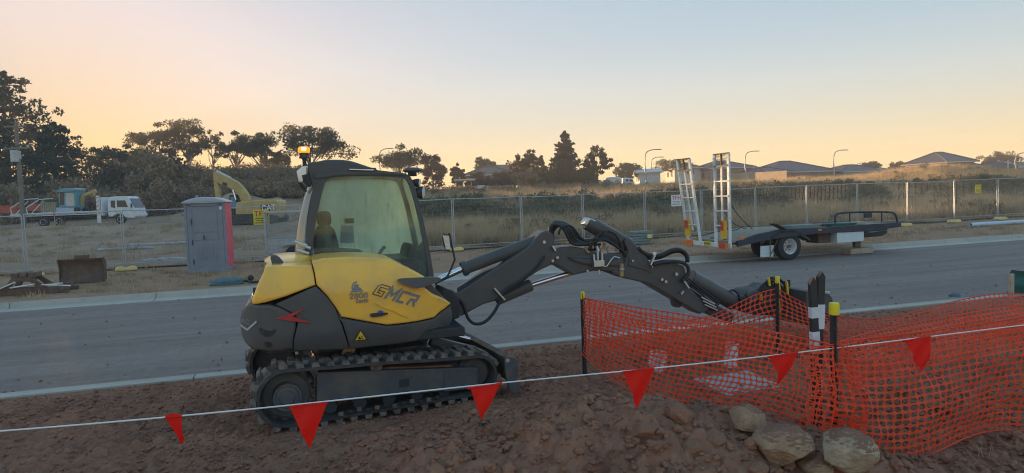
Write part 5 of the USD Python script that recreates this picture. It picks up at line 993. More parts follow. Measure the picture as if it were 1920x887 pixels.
for px, top, lab in ((1890, 300, 'pale wooden power pole among the roofs at far right'), (1650, 312, 'thin pole above the pale walled low house')):
    c = at_y(px, top, 118); z0 = land_at(c[0], 118); t_ = thing('pole', lab, 'pole', (c[0], 118, z0)); obj('shaft', B().cyl((0, 0, -.2), (0, 0, c[2] - z0), .13, 8, .1), 'pale_wall', t_); obj('crossarm', B().box((0, 0, c[2] - z0 - .4), (1.1, .1, .1)), 'pale_wall', t_)
# ---- power pole with transformer and wires at left
c = at_y(35, 228, 50); b0 = at_y(43, 405, 50); z0 = land_at(b0[0], 50); t_ = thing('power_pole', 'wooden power pole with transformer before the left pines', 'power pole', (b0[0], 50, z0), 0.); h = c[2] - z0
obj('pole', B().cyl((0, 0, -.3), (0, 0, h), .17, 12, .12), 'pole_wood', t_); obj('crossarm', B().box((0, -.1, h - 1.9), (1.9, .1, .12)), 'pole_wood', t_); obj('crossarm', B().box((0, -.1, h - .35), (1.6, .1, .12)), 'pole_wood', t_)
obj('transformer', B().cyl((.0, -.35, h - 2.9), (.0, -.35, h - 2.05), .26, 14, bev=.03).box((0, -.15, h - 2.4), (.5, .25, .6)), 'galvanised', t_)
for x in (-.8, -.3, .3, .8): obj('insulator', B().rev([(0, 0), (.06, .0), (.04, .06), (.06, .12), (0, .14)], (x, -.1, h - 1.84), None, 8), 'pale_wall', t_)
for k, x in enumerate((-.8, -.3, .3, .8)):
    a = np.array([b0[0] + x, 49.9, z0 + h - 1.7]); e = at_y(290 + 6 * k, 322 + 3 * k, 88); u = np.linspace(0, 1, 22)[:, None]; p = a * (1 - u) + e * u; p[:, 2] -= 1.2 * (4 * u * (1 - u))[:, 0]
    w_ = thing('power_line', ['lowest', 'second', 'third', 'uppermost'][k] + ' sagging power line from the left pole towards the gums', 'power line', (0, 0, 0)); obj('wire', B().tube(p, .012, 4), 'black_pipe', w_)
    a2 = np.array([b0[0] - 40, 44 + k, z0 + h - .8]); p = a * (1 - u) + a2 * u; p[:, 2] -= .9 * (4 * u * (1 - u))[:, 0]; obj('wire', B().tube(p, .012, 4), 'black_pipe', w_)
# ---- the white flatbed truck
FY = 52.; c = at_y(236, 419, FY); S_ = FPX / FY
tk = thing('flatbed_truck', 'white cab flatbed truck parked in the yard, facing right', 'truck', (c[0], FY, min(c[2], land_at(c[0], FY) + .1)), .06)
def fp(px, py): p = at_y(px, py, FY); return np.array([p[0] - c[0], p[2] - min(c[2], land_at(c[0], FY) + .1)])
cabp = np.array([fp(*q) for q in [(215, 402), (214, 378), (217, 371), (223, 368.5), (246, 368), (251, 370), (258, 383), (263, 391), (264, 402), (261, 408), (246, 408), (242, 402), (235, 400), (228, 402), (224, 406), (216, 406)]])
cb = obj('cab', prism(chaikin(cabp, 1), -.95, .85, .06), 'truck_white', tk, smooth=45)
obj('door_window', prism(np.array([fp(*q) for q in [(231, 376), (246, 375.5), (251, 388), (232, 388)]]), -.962, -.945), 'dark_window', cb); obj('rear_window', prism(np.array([fp(*q) for q in [(220, 376), (228, 376), (228, 390), (221, 388)]]), -.962, -.945), 'dark_window', cb)
obj('windscreen', B().prism(np.array([fp(*q) for q in [(250, 372), (253, 372), (262.5, 389), (259, 389)]]), -.8, .7), 'dark_window', cb)
obj('bumper', prism(np.array([fp(*q) for q in [(256, 402), (265, 399), (266, 404), (262, 408), (256, 408)]]), -1.0, .9, .03), 'truck_white', tk); obj('head_lamp', prism(np.array([fp(*q) for q in [(258, 396), (264, 395), (264.5, 399), (259, 400)]]), -.97, -.9), 'zinc', tk)
q = fp(259, 385); obj('mirror', B().box((q[0], -1.1, q[1]), (.1, .08, .3)), 'black_steel', tk)
for px in (237, 128, 100):
    q = fp(px, 411.5); w = obj('wheel', B().rev([(0, -.12), (.3, -.12), (.37, -.08), (.37, .08), (.3, .12), (0, .12)], (q[0], -.8, .37), frame_to((0, -1, 0)), 20), 'tyre', tk); obj('rim', B().rev([(0, .05), (.1, .06), (.2, .1), (.22, .13), (.23, .1), (.0, .0)], (q[0], -.82, .37), frame_to((0, -1, 0)), 16), 'rim_white', w)
q0, q1 = fp(46, 410), fp(206, 410); dz = .95
obj('deck', B().box(((q0[0] + q1[0]) / 2, 0, dz), (q1[0] - q0[0], 2.1, .12)), 'panel_white', tk); obj('chassis', B().box(((q0[0] + q1[0]) / 2 + 1, 0, dz - .22), (q1[0] - q0[0], .8, .25)), 'black_steel', tk)
q2, q3 = fp(202, 418), fp(209, 366); hb_ = obj('headboard', B().box(((q2[0] + q3[0]) / 2 + .0, 0, 1.35), (.1, 2.1, 1.35)).box((q2[0], -1.07, 1.15), (.26, .05, 2.0)), 'truck_white', tk)
for k in range(5): obj('stripe', B().bar((q2[0] - .12, -1.10, .75 + .3 * k), (q2[0] + .12, -1.10, .9 + .3 * k), .01, .09, (0, 1, 0)), 'board_red', hb_)
b = B()
for k in range(14): x = q0[0] + (q1[0] - q0[0]) * k / 14; b.box((x, -1.06, dz - .02), (.05, .03, .2))
b.box(((q0[0] + q1[0]) / 2, -1.07, dz + .08), (q1[0] - q0[0], .03, .05)).box(((q0[0] + q1[0]) / 2, -1.07, dz - .12), (q1[0] - q0[0], .03, .05)); obj('tie_rail', b, 'truck_white', tk)
b = B()
for y in (-.9, .9):
    b.tube([(q0[0], y, dz), (q0[0] - .1, y, dz + .5), (q0[0] + .9, y, dz + 1.1), (q0[0] + 1.9, y, dz + 1.15)], .035, 6).tube([(q0[0] + .2, y, dz), (q0[0] + 1.2, y, dz + 1.0)], .03, 6)
obj('loading_ramps', b, 'truck_white', tk)
# small blue cabbed loader on the deck
def lp(px, py, o): p = at_y(px, py, FY); return np.array([p[0] - o[0], p[2] - o[2]])
o = np.array([at_y(132, 402, FY)[0], FY + .2, 0]); o[2] = float(tk.GetAttribute('xformOp:translate').Get()[2]) + dz + .06
ld = thing('small_excavator', 'small excavator with pale blue cab and yellow arm on the flatbed', 'excavator', o, .06); dz0 = at_y(132, 402, FY)[2] - o[2]
def lq(l): return np.array([lp(a, b_, o) - [0, dz0] for a, b_ in l])
obj('cab', prism(lq([(116, 396), (116, 362), (147, 362), (148, 396)]), -.6, .6, .05), 'cabin_blue', ld); obj('cab_window', prism(lq([(119, 388), (119, 365), (126, 365), (126, 388)]), -.615, -.59), 'dark_window', ld); obj('cab_window', prism(lq([(129, 390), (129, 366), (143, 366), (145, 390)]), -.615, -.59), 'pale_wall', ld)
obj('roof', prism(chaikin(lq([(111, 363), (120, 358), (130, 356.5), (148, 357), (149, 363), (114, 365)]), 1), -.7, .7, .03), 'cabin_blue', ld); obj('body', prism(lq([(113, 402), (113, 393), (146, 393), (145, 402)]), -.75, .75, .05), 'toilet_roof', ld)
obj('arm', prism(lq([(146, 388), (150, 369), (173, 359), (177, 362), (175, 376), (171, 376), (171, 366), (155, 373), (150, 390)]), -.12, .12, .02), 'machine_yellow', ld); obj('bucket', prism(chaikin(lq([(170, 374), (178, 372), (182, 364), (186, 370), (182, 384), (172, 384)]), 1), -.35, .35, .02), 'rusty_brown', ld)
for y in (-.55, .55): obj('track', B().prism(chaikin([(-.75, .02), (.75, .02), (.9, .2), (.75, .38), (-.75, .38), (-.9, .2)], 1), y - .15, y + .15, .02), 'rubber', ld)
cr = thing('slatted_crate', 'weathered slatted timber crate on the flatbed left of the blue cab', 'crate', np.array([at_y(101, 400, FY)[0], FY - .3, o[2]]), .06)
for k in range(7): obj('slat', B().box((-.45 + .15 * k, -.35, .38), (.12, .03, .76)), 'plank', cr)
obj('frame', B().box((0, 0, .78), (1.1, .75, .06)).box((0, 0, .04), (1.1, .75, .08)).box((-.52, 0, .4), (.05, .7, .75)).box((.52, 0, .4), (.05, .7, .75)), 'plank', cr)
# red mesh and stake in the yard
for (xa, xb, py, h, lab) in ((-30, 37, 397, .55, 'run of red barrier mesh at the left picture edge'), (52, 88, 392, .5, 'short run of red barrier mesh behind the flatbed')):
    a, e = at_y(xa, py, 58), at_y(xb, py, 58); z_ = max(land_at(a[0], 58), a[2] - .3); t_ = thing('barrier_mesh', lab, 'barrier mesh', (a[0], 58, z_)); L = e[0] - a[0]; b = B()
    for k in range(7): b.box((L / 2, 0, .15 + h * k / 6), (L, .01, .05), None, 0)
    for k in range(int(L / .12)): b.box((.12 * k, .004, .15 + h / 2), (.05, .01, h), None, 0)
    obj('net', b, 'barrier_red', t_); 
    for x in (0, L / 2, L): obj('stake', B().cyl((x, .03, -.4), (x, .03, .8), .03, 6), 'dirty_steel', t_)
c = at_y(103, 418, 46); t_ = thing('survey_stake', 'thin stake with a red tag before the flatbed truck', 'stake', (c[0], 46, land_at(c[0], 46))); obj('stake', B().cyl((0, 0, 0), (0, 0, .95), .025, 6), 'timber', t_); obj('tag', B().box((0, -.03, .75), (.09, .02, .3)), 'barrier_red', t_)
# ---- the big yellow excavator
EY = 46.; c = at_y(478, 414, EY); ez = land_at(c[0], EY); ex = thing('excavator', 'yellow tracked excavator parked beyond the fence, boom folded left', 'excavator', (c[0], EY, ez), 0.)
def ep(l): return np.array([at_y(a, b_, EY)[[0, 2]] - [c[0], ez] for a, b_ in l])
ct_ = obj('counterweight', prism(chaikin(ep([(445, 409), (444, 384), (448, 378), (500, 374.5), (520, 374.5), (523.5, 380), (523, 404), (520, 411), (460, 412)]), 1), -.3, 1.6, .08), 'machine_yellow', ex, smooth=45)
lo = ep([(491, 385), (510, 383), (510, 396), (493, 397)]); p_ = obj('logo_patch', prism(lo, -.315, -.29), 'print_black', ct_)
q = ep([(493.5, 394.5), (508, 384)]); obj('logo_letters', text_on_xz('CAT', (q[1][1] - q[0][1]) * .95, q[0][0], -.318, q[0][1], .03), 'print_white', p_); obj('logo_triangle', prism(ep([(497.5, 394.6), (503.5, 394), (500.5, 390)]), -.326, -.317), 'machine_yellow', p_)
obj('engine_deck', prism(ep([(452, 379), (455, 376), (515, 372), (516, 376)]), .2, 1.4, .02), 'machine_yellow', ex); obj('exhaust', B().cyl((ep([(505, 374)])[0][0], .8, ep([(505, 374)])[0][1]), (ep([(505, 362)])[0][0], .8, ep([(505, 362)])[0][1]), .05, 8), 'black_steel', ex)
obj('cab', prism(ep([(425, 400), (426, 366), (442, 364), (443, 400)]), .3, 1.3, .05), 'black_steel', ex); obj('cab_window', prism(ep([(428, 392), (429, 370), (439, 368), (440, 392)]), .285, .31), 'cabin_blue', ex)
obj('boom', prism(chaikin(ep([(398, 321), (404, 322), (430, 334), (446, 343), (458, 357), (466, 372), (463, 390), (452, 390), (449, 372), (441, 361), (428, 352), (404, 343), (398, 336)]), 1), .1, .6, .05), 'machine_yellow', ex, smooth=45)
lb = obj('boom_badge', prism(ep([(417, 341), (425, 344), (424, 349), (416, 346)]), .085, .1), 'print_black', ex)
obj('stick', prism(chaikin(ep([(397, 322), (405, 328), (408, 350), (412, 385), (404, 390), (399, 350)]), 1), .15, .55, .04), 'machine_yellow', ex); r0, r1 = ep([(402, 322), (430, 336)]); obj('boom_ram', B().cyl((r0[0], .35, r0[1] + .06), (r1[0], .35, r1[1] + .06), .07), 'zinc', ex)
r0, r1 = ep([(436, 356), (441, 366)]); obj('lift_ram', B().cyl((r0[0], .05, r0[1]), (r1[0], .05, r1[1] - .3), .06), 'chrome', ex)
obj('platform', prism(ep([(420, 404), (420, 396), (450, 396), (450, 410), (425, 410)]), -.1, 1.5, .03), 'black_steel', ex)
for y in (-.45, 1.5): obj('track', B().prism(chaikin([(-2.0, 0), (1.5, 0), (1.8, .3), (1.5, .62), (-2., .62), (-2.3, .3)], 1), y - .25, y + .25, .03), 'rubber', ex)
obj('undercarriage', B().box((-.2, .5, .5), (2., 1.6, .4)), 'black_steel', ex)
# ---- far white vacuum truck
VY = 104.; c = at_y(1160, 349, VY); vz = land_at(c[0], VY) ; vt = thing('white_tank_truck', 'white truck with tank body by the dome shaped tree', 'truck', (c[0], VY, vz), 0.)
def vp(l): return np.array([at_y(a, b_, VY)[[0, 2]] - [c[0], c[2]] for a, b_ in l])
obj('tank_body', prism(chaikin(vp([(1133, 342), (1133, 331), (1137, 328), (1160, 327), (1164, 331), (1164, 342)]), 1), -1.1, 1.1, .1), 'truck_white', vt); cb = obj('cab', prism(vp([(1168, 345), (1168, 329), (1183, 329.5), (1186.5, 337), (1186.5, 346), (1180, 346)]), -1.1, 1.1, .08), 'truck_white', vt)
obj('cab_window', prism(vp([(1171, 336), (1171, 331.5), (1176, 331.5), (1176, 336)]), -1.12, -1.09), 'dark_window', cb); obj('windscreen', prism(vp([(1178, 336), (1178, 331.5), (1183, 332), (1185, 336.5)]), -1.12, -1.09), 'dark_window', cb)
obj('chassis', prism(vp([(1126, 346), (1126, 342), (1170, 342), (1170, 346)]), -.8, .8, .02), 'black_steel', vt); obj('tail_frame', prism(vp([(1124, 347), (1124, 334), (1126, 334), (1126, 341), (1133, 341), (1133, 344)]), -.8, .8, .01), 'truck_white', vt)
for px in (1132, 1143, 1178): q = vp([(px, 346)])[0]; obj('wheel', B().cyl((q[0], -1.1, .42), (q[0], -.75, .42), .42, 14), 'tyre', vt)
c = at_y(1117, 346, 106); t_ = thing('parked_car', 'small pale car parked left of the far white truck', 'car', (c[0], 106, land_at(c[0], 106))); obj('body', prism(chaikin([(-1.9, .3), (1.9, .3), (1.95, .8), (1.1, .95), (.6, 1.4), (-1.0, 1.4), (-1.6, .95), (-1.95, .85)], 1), -.8, .8, .08), 'truck_white', t_); obj('window', prism([(-1.1, .95), (.9, .95), (.5, 1.3), (-.9, 1.3)], -.81, -.79), 'dark_window', t_)
for x in (-1.2, 1.2): obj('wheel', B().cyl((x, -.82, .32), (x, -.6, .32), .32, 12), 'tyre', t_)
# litter of pale sheeting across the yard
for (px, py, Y, w_, lab) in ((235, 446, 33.5, 2.2, 'pale plastic strip lying in the yard right of the second fence post'), (290, 442, 35, 2.6, 'long grey strip lying across the yard'), (310, 484, 26.8, 1.4, 'row of pale rubble along the fence foot left of the toilet')):
    c = at_y(px, py, Y); z_ = land_at(c[0], Y) + .02; t_ = thing('plastic_strip', lab, 'strip', (c[0], Y, z_), .15); m = B()
    for k in range(9): m.box((-w_ / 2 + w_ * k / 8, random.uniform(-.12, .12), .05), (w_ / 7, random.uniform(.1, .25), random.uniform(.05, .12)), rotz(random.uniform(-.4, .4)))
    obj('strip', m, 'iron_wall', t_)
# ================================================================ THE NEAR SIDE: BARRIER, BUNTING, ROCKS
mat('net_orange', (1., .14, .045), .55, var=.08, scale=5, transl=.4)
mat('flag_red', (1., .04, .022), .6, var=.03, scale=6, transl=.5)
mat('string_white', (.70, .70, .70), .8, var=.1)
mat('picket_black', (.025, .025, .027), .6, var=.3, scale=14)
mat('cap_yellow', (.80, .62, .02), .4, var=.12, scale=12)
mat('pvc_white', (.62, .64, .67), .5, var=.15, scale=10)
mat('slab_grey', (.32, .31, .30), .85, var=.25, scale=8, bump=.1)
def rock_mat(name, c1, c2):
    """stone with soil caught on whatever faces up."""
    M[name] = usdkit.material(stage, '/World/Looks/' + name, {'tc': ('texture_coordinate', {}), 'g': ('geometry', {}), 'sx': ('separate_xyz', {}), 'n': ('noise_texture', {'scale': 7., 'detail': 8, 'roughness': .7}), 'n2': ('noise_texture', {'scale': 4., 'detail': 6, 'roughness': .65}),
        'r': ('rgb_ramp', {'ramp': [(0, c2), (.36, c2), (.62, c1), (1, np.array(c1) * 1.2)]}), 'sc': ('math', {'math_type': 'multiply', 'value2': .55}), 'ad': ('math', {'math_type': 'add'}), 'm': ('map_range', {'from_min': .80, 'from_max': .96, 'clamp': True}),
        'mx': ('mix_color', {'b': (.22, .115, .075)}), 'n3': ('noise_texture', {'scale': 22., 'detail': 8, 'roughness': .7}), 'bp': ('bump', {'strength': .7, 'distance': .03}), 'p': ('principled_bsdf', {'roughness': .92, 'specular_ior_level': .25})},
        [('tc.object', 'n.vector'), ('tc.object', 'n2.vector'), ('tc.object', 'n3.vector'), ('n.fac', 'r.fac'), ('g.normal', 'sx.vector'), ('sx.z', 'sc.value1'), ('sc.value', 'ad.value1'), ('n2.fac', 'ad.value2'), ('ad.value', 'm.value'), ('m.result', 'mx.fac'), ('r.color', 'mx.a'), ('mx.result', 'p.base_color'), ('n3.fac', 'bp.height'), ('bp.normal', 'p.normal')], surface='p.BSDF')
rock_mat('rock_tan', (.44, .30, .19), (.26, .165, .105)); rock_mat('rock_grey', (.50, .39, .28), (.31, .225, .155)); rock_mat('earth_lump', (.32, .16, .10), (.22, .11, .072))
def gz(x, y): return float(lump(np.array([[x * D[0] + y * D[1]]]), np.array([[x * NV[0] + y * NV[1]]]))[0, 0])
def rest(px, py, up=0.):
    """where the ray through a pixel comes within "up" of the soil."""
    r = ray(px, py); k = np.arange(2.5, 11, .02); p = CAM + r * k[:, None]
    h = lump((p @ D)[None], (p @ NV)[None])[0]; i = np.argmax(p[:, 2] < h + up); return p[i] if i else p[-1]
def net(name, lab, top, bot, cu, cv, seed, ripple=.025, fold=0.):
    """barrier mesh with oval holes hung between two runs of (px, py, depth)."""
    T = smoothcurve([at_y(*q) for q in top], 60); Bt = smoothcurve([at_y(*q) for q in bot], 60)
    L = np.linalg.norm(np.diff(T, axis=0), axis=1).sum(); H = np.linalg.norm(T - Bt, axis=1).mean(); nu, nv = max(4, int(L / cu)), max(4, int(H / cv))
    hole = np.array([(-1, -.45), (-.45, -1), (.45, -1), (1, -.45), (1, .45), (.45, 1), (-.45, 1), (-1, .45)]); edge = np.array([(-1, -.4), (-.4, -1), (.4, -1), (1, -.4), (1, .4), (.4, 1), (-.4, 1), (-1, .4)]); cor = np.array([(-1, -1), (1, -1), (1, 1), (-1, 1)])
    base = np.vstack([hole * [.86, .79], edge, cor]) * .5 + .5                 # 20 points of one cell
    fc = []
    for k in range(8): j = (k + 1) % 8; fc += [(k, 8 + k, 8 + j), (k, 8 + j, j)]
    fc += [(8, 16, 9), (10, 17, 11), (12, 18, 13), (14, 19, 15)]; fc = np.array(fc)
    I, J = np.meshgrid(np.arange(nu), np.arange(nv), indexing='ij'); U = (I.ravel()[:, None] + base[:, 0]) / nu; Vv = (J.ravel()[:, None] + base[:, 1]) / nv
    def surf(u, v):
        u = u + .012 * (noise(np.stack([u * 7, v * 5, u * 0], -1), seed + 2) - .5) * 2; x = np.clip(u, 0, 1) * 59; i = np.minimum(x.astype(int), 58); f_ = (x - i)[..., None]
        t_, b_ = T[i] * (1 - f_) + T[i + 1] * f_, Bt[i] * (1 - f_) + Bt[i + 1] * f_; vv = v[..., None]
        p = t_ * (1 - vv) + b_ * vv; n_ = fbm(np.stack([u * L * 3, v * 3.2, u * 0 + seed], -1), 3, seed) - .5; w = np.sin(v * math.pi)[..., None] ** .7
        p = p + w * (n_ * ripple * 4)[..., None] * np.array([.3, -1, .25]); bz = 4 * v * (1 - v)
        if fold: p = p + (fold * np.sin(u * L * 42 + 3 * n_))[..., None] * np.array([.5, -1, .0])
        p[..., 1] -= .05 * bz; return p
    Pt = surf(U, Vv); e = 1e-3; du = surf(U + e, Vv) - Pt; dv = surf(U, Vv + e) - Pt; nn = np.cross(du, dv); nn /= np.maximum(np.linalg.norm(nn, axis=-1, keepdims=True), 1e-9)
    A, Cc = (Pt + nn * .0016).reshape(-1, 3), (Pt - nn * .0016).reshape(-1, 3); k = len(Pt); off = (np.arange(k) * 20)[:, None, None]
    F1 = (fc[None] + off).reshape(-1, 3); wall = []
    for q in range(8): j = (q + 1) % 8; wall += [(q, j, j + k * 20), (q, j + k * 20, q + k * 20)]
    F2 = F1[:, ::-1] + k * 20; F3 = (np.array(wall)[None] + off).reshape(-1, 3)
    m = trimesh.Trimesh(np.vstack([A, Cc]), np.vstack([F1, F2, F3]), process=False)
    t_ = thing(name, lab, 'barrier net', (0, 0, 0), 0., None); obj('netting', m, 'net_orange', t_, kind='stuff', smooth=False)
    [obj('edge_strand', B().tube(e_ + [0, -.004, 0], .0055, 5), 'net_orange', t_, smooth=True) for e_ in (T, Bt)]; return t_
net('barrier_net', 'front run of orange barrier net sagging from the left picket to the striped stakes', [(1093, 558, 7.8), (1200, 577, 7.05), (1320, 596, 6.25), (1440, 620, 5.45), (1556, 645, 4.72)], [(1090, 662, 7.8), (1150, 712, 7.15), (1250, 763, 6.4), (1380, 783, 5.5), (1520, 828, 4.72)], .072, .042, 3, .03)
net('barrier_net', 'back run of orange barrier net from left picket to the picket before the bucket', [(1093, 560, 7.85), (1200, 588, 8.0), (1318, 596, 8.2), (1390, 565, 8.35), (1457, 541, 8.45)], [(1092, 640, 7.85), (1200, 664, 8.05), (1318, 668, 8.2), (1390, 664, 8.4), (1457, 655, 8.5)], .072, .042, 7, .02)
net('barrier_net', 'back run of orange barrier net right of the bucket, sagging towards the kerb', [(1457, 541, 8.45), (1515, 572, 8.5), (1580, 594, 8.6), (1740, 578, 8.9), (1940, 556, 9.2)], [(1457, 660, 8.45), (1515, 664, 8.45), (1580, 662, 8.5), (1740, 654, 8.6), (1940, 640, 8.8)], .072, .042, 9, .03)
net('barrier_net', 'largest near run of orange barrier net at lower right behind the big rocks', [(1556, 643, 4.72), (1630, 634, 4.95), (1760, 618, 5.2), (1960, 585, 5.6)], [(1528, 826, 4.68), (1630, 862, 4.6), (1760, 845, 4.9), (1960, 815, 5.3)], .074, .047, 13, .035)
net('barrier_net', 'slack fold of orange barrier net lying across the trench at right', [(1575, 640, 5.6), (1680, 612, 6.3), (1800, 590, 6.9), (1950, 566, 7.4)], [(1600, 735, 5.4), (1690, 700, 6.0), (1800, 672, 6.5), (1950, 640, 6.9)], .072, .045, 15, .05)
net('barrier_net', 'crumpled orange barrier net gathered at the foot of the striped stakes', [(1508, 660, 4.85), (1560, 646, 4.7), (1600, 655, 4.85)], [(1500, 812, 4.75), (1540, 826, 4.6), (1622, 800, 4.7)], .032, .04, 19, .04, .03)
# ---- pickets with yellow caps
def picket(px, top, Y, base_py, lab, cap=.030):
    a = at_y(px, top, Y); z0 = gz(a[0], Y) - .1 if base_py is None else min(at_y(px, base_py, Y)[2], gz(a[0], Y)) - .05
    e = a.copy(); e[2] = 0; t_ = thing('star_picket', lab, 'picket', (a[0], Y, z0), 0., None, rx=random.uniform(-.01, .01)); h = a[2] - z0
    b = B()
    for k in range(3): an = k * 2.094 + .5; c = np.array([math.cos(an), math.sin(an)]) * .013; b.box((c[0], c[1], h / 2), (.03, .007, h), rotz(an), .001)
    obj('post', b, 'picket_black', t_)
    b = B()
    for k in range(int(h / .09)): b.cyl((.0, -.02, .05 + .09 * k), (.0, -.012, .05 + .09 * k), .006, 6)
    obj('post_holes', b, 'dirty_steel', t_)
    obj('cap', B().rev([(0, -.07), (cap * .92, -.07), (cap, -.06), (cap, .0), (cap * .9, .012), (0, .014)], (0, 0, h), None, 14), 'cap_yellow', t_, smooth=35); return t_
picket(1092, 549, 7.82, 702, 'picket with small yellow cap at the left end of the net', .026); picket(1457, 520, 8.42, 668, 'picket with yellow cap standing before the digger bucket', .029); picket(1564, 571, 4.70, None, 'nearest picket with large yellow cap right of the striped stakes', .034)
def stake(px, top, Y, lab, bands, lean):
    a = at_y(px, top, Y); z0 = gz(a[0], Y) - .05; h = a[2] - z0; t_ = thing('striped_stake', lab, 'stake', (a[0] - lean * h, Y, z0), 0.2, None, ry=math.atan(lean))
    w = .028; obj('shaft', B().box((0, 0, h / 2 - .02), (w * 2, w * 1.3, h - .04)).prism([(-w, h - .041), (w, h - .041), (.0, h)], -w * .65, w * .65), 'picket_black', t_)
    for z_a, z_b in bands: obj('white_band', B().box((0, 0, h - (z_a + z_b) / 2), (w * 2 + .006, w * 1.3 + .006, z_b - z_a), None, .002), 'pvc_white', t_)
stake(1522, 519, 5.0, 'shorter black stake with white bands, left of the striped pair', [(.22, .30), (.40, .56)], -.03); stake(1541, 509, 5.0, 'taller black stake with white bands, right of the striped pair', [(.24, .42), (.78, .92)], .05)
# ---- things inside the enclosure
def pipe_end(px, base, Y, r, h, lab, ribs):
    a = at_y(px, base, Y); t_ = thing('pipe_riser', lab, 'pipe', (a[0], Y, gz(a[0], Y) - .03), 0., None, rx=.05, ry=.05)
    obj('riser', B().rev([(0, 0), (r, 0), (r, h), (r * .88, h), (r * .88, h - .06), (0, h - .06)], (0, 0, 0), None, 22), 'pvc_white', t_, smooth=35)
    if ribs:
        for k in range(4): obj('rib', B().rev([(r, .0), (r + .012, .006), (r + .012, .022), (r, .028)], (0, 0, h * .35 + .045 * k), None, 22), 'pvc_white', t_)
pipe_end(1232, 674, 8.35, .10, .27, 'ribbed white pipe end seen through the net, left one', True); pipe_end(1369, 671, 8.38, .08, .33, 'smooth white pipe end seen through the net, right one', False)
a = at_z(1383, 712, .04); t_ = thing('pit_cover', 'flat grey pit cover lying inside the orange net', 'cover', (a[0], a[1], gz(a[0], a[1]) + .02), YAW + .1, None, rx=.08); obj('slab', B().box((0, 0, 0), (.72, .55, .06)), 'slab_grey', t_); obj('rim', B().box((0, 0, .034), (.62, .45, .012)), 'slab_grey', t_)
a = at_z(1896, 557, .02); t_ = thing('green_silt_fence', 'dark green silt fence starting at a timber stake on the right', 'silt fence', a, YAW)
obj('stake', B().box((0, 0, .12), (.07, .06, .56)), 'timber', t_)
m = prism([(0, .02), (2.4, .02), (2.4, .42), (1.6, .40), (.9, .45), (.3, .42), (.05, .46)], .035, .045); m = subdiv(m, .08); v = np.array(m.vertices); v[:, 1] += .05 * np.sin(v[:, 0] * 9) * v[:, 2] + .03 * np.sin(v[:, 2] * 22 + v[:, 0] * 3); obj('cloth', trimesh.Trimesh(v, m.faces, process=False), 'teal_net', t_, smooth=True)
# ---- bunting: a white cord with six red pennants
S0, S1 = at_y(580, 755, 3.7), at_y(1720, 634, 4.9); sd = (S1 - S0)[:2] / np.linalg.norm((S1 - S0)[:2]); sn = np.array([-sd[1], sd[0], 0.])
def on_line(px, py): return at_plane(px, py, S0, sn)
cord = smoothcurve([on_line(*q) for q in [(-420, 842), (-60, 813), (130, 798), (325, 781), (580, 756), (910, 721), (1195, 693.5), (1470, 664), (1720, 634), (1850, 618), (1990, 601), (2300, 562)]], 220)
t_ = thing('bunting_cord', 'thin white cord stretched across the foreground carrying the red pennants', 'cord', (0, 0, 0)); obj('cord', B().tube(cord, .0042, 6), 'string_white', t_, smooth=True)
def pennant(pts, hem, lab, curl):
    q = np.array([on_line(*p) for p in pts]); o = q[0]; loc = np.stack([(q - o) @ np.array([sd[0], sd[1], 0]), q[:, 2] - o[2]], 1)
    t_ = thing('pennant', lab, 'flag', o - sn * .006, math.atan2(sd[1], sd[0]))
    m = subdiv(prism(loc, -.0007, .0007), .018); v = np.array(m.vertices); d_ = loc[:, 1].max() - v[:, 2]; v[:, 1] += curl * (d_ * 1.6) ** 2 * 2 + .016 * np.sin(v[:, 0] * 38 + d_ * 20) * np.clip(d_ * 6, 0, 1)
    obj('cloth', trimesh.Trimesh(v, m.faces, process=False), 'flag_red', t_, smooth=True)
    h = np.array([on_line(*p) for p in hem]); hl = np.stack([(h - o) @ np.array([sd[0], sd[1], 0]), np.full(len(h), .006), h[:, 2] - o[2]], 1); obj('hem', B().tube(hl, .0085, 8), 'flag_red', t_, smooth=True)
pennant([(309, 783), (314, 777), (324, 774.5), (336, 776), (341, 781), (340.5, 800), (341, 818), (342.5, 828), (338, 840), (334, 846.5), (331.5, 838), (332, 826), (325, 811), (318, 797), (314, 789)], [(310, 784), (325, 781), (341, 780)], 'curled red pennant, furthest left on the cord', .6)
pennant([(543.5, 763), (613, 755.5), (597, 800), (581, 847.5), (562, 805)], [(542, 763), (578, 758.5), (614, 755)], 'largest red pennant hanging before the digger track', .1)
pennant([(882, 728), (936, 721), (922, 757), (905, 792.5), (893, 760)], [(877, 728), (908, 724), (941, 719)], 'red pennant hanging before the digger blade', .2)
pennant([(1168.5, 697.5), (1225, 691.5), (1213, 730), (1199, 769.5), (1182, 732)], [(1167, 698), (1196, 694.5), (1226, 691)], 'red pennant at the lower left of the orange net', .1)
pennant([(1443.5, 669), (1494, 662), (1483, 695), (1468, 729), (1459, 703)], [(1442, 669), (1468, 665.5), (1495, 661.5)], 'red pennant hanging left of the striped stakes', .2)
pennant([(1695, 639), (1743, 632), (1743, 670), (1740, 708), (1718, 675)], [(1693, 640), (1718, 635.5), (1744, 631.5)], 'skewed red pennant, furthest right on the cord', .15)
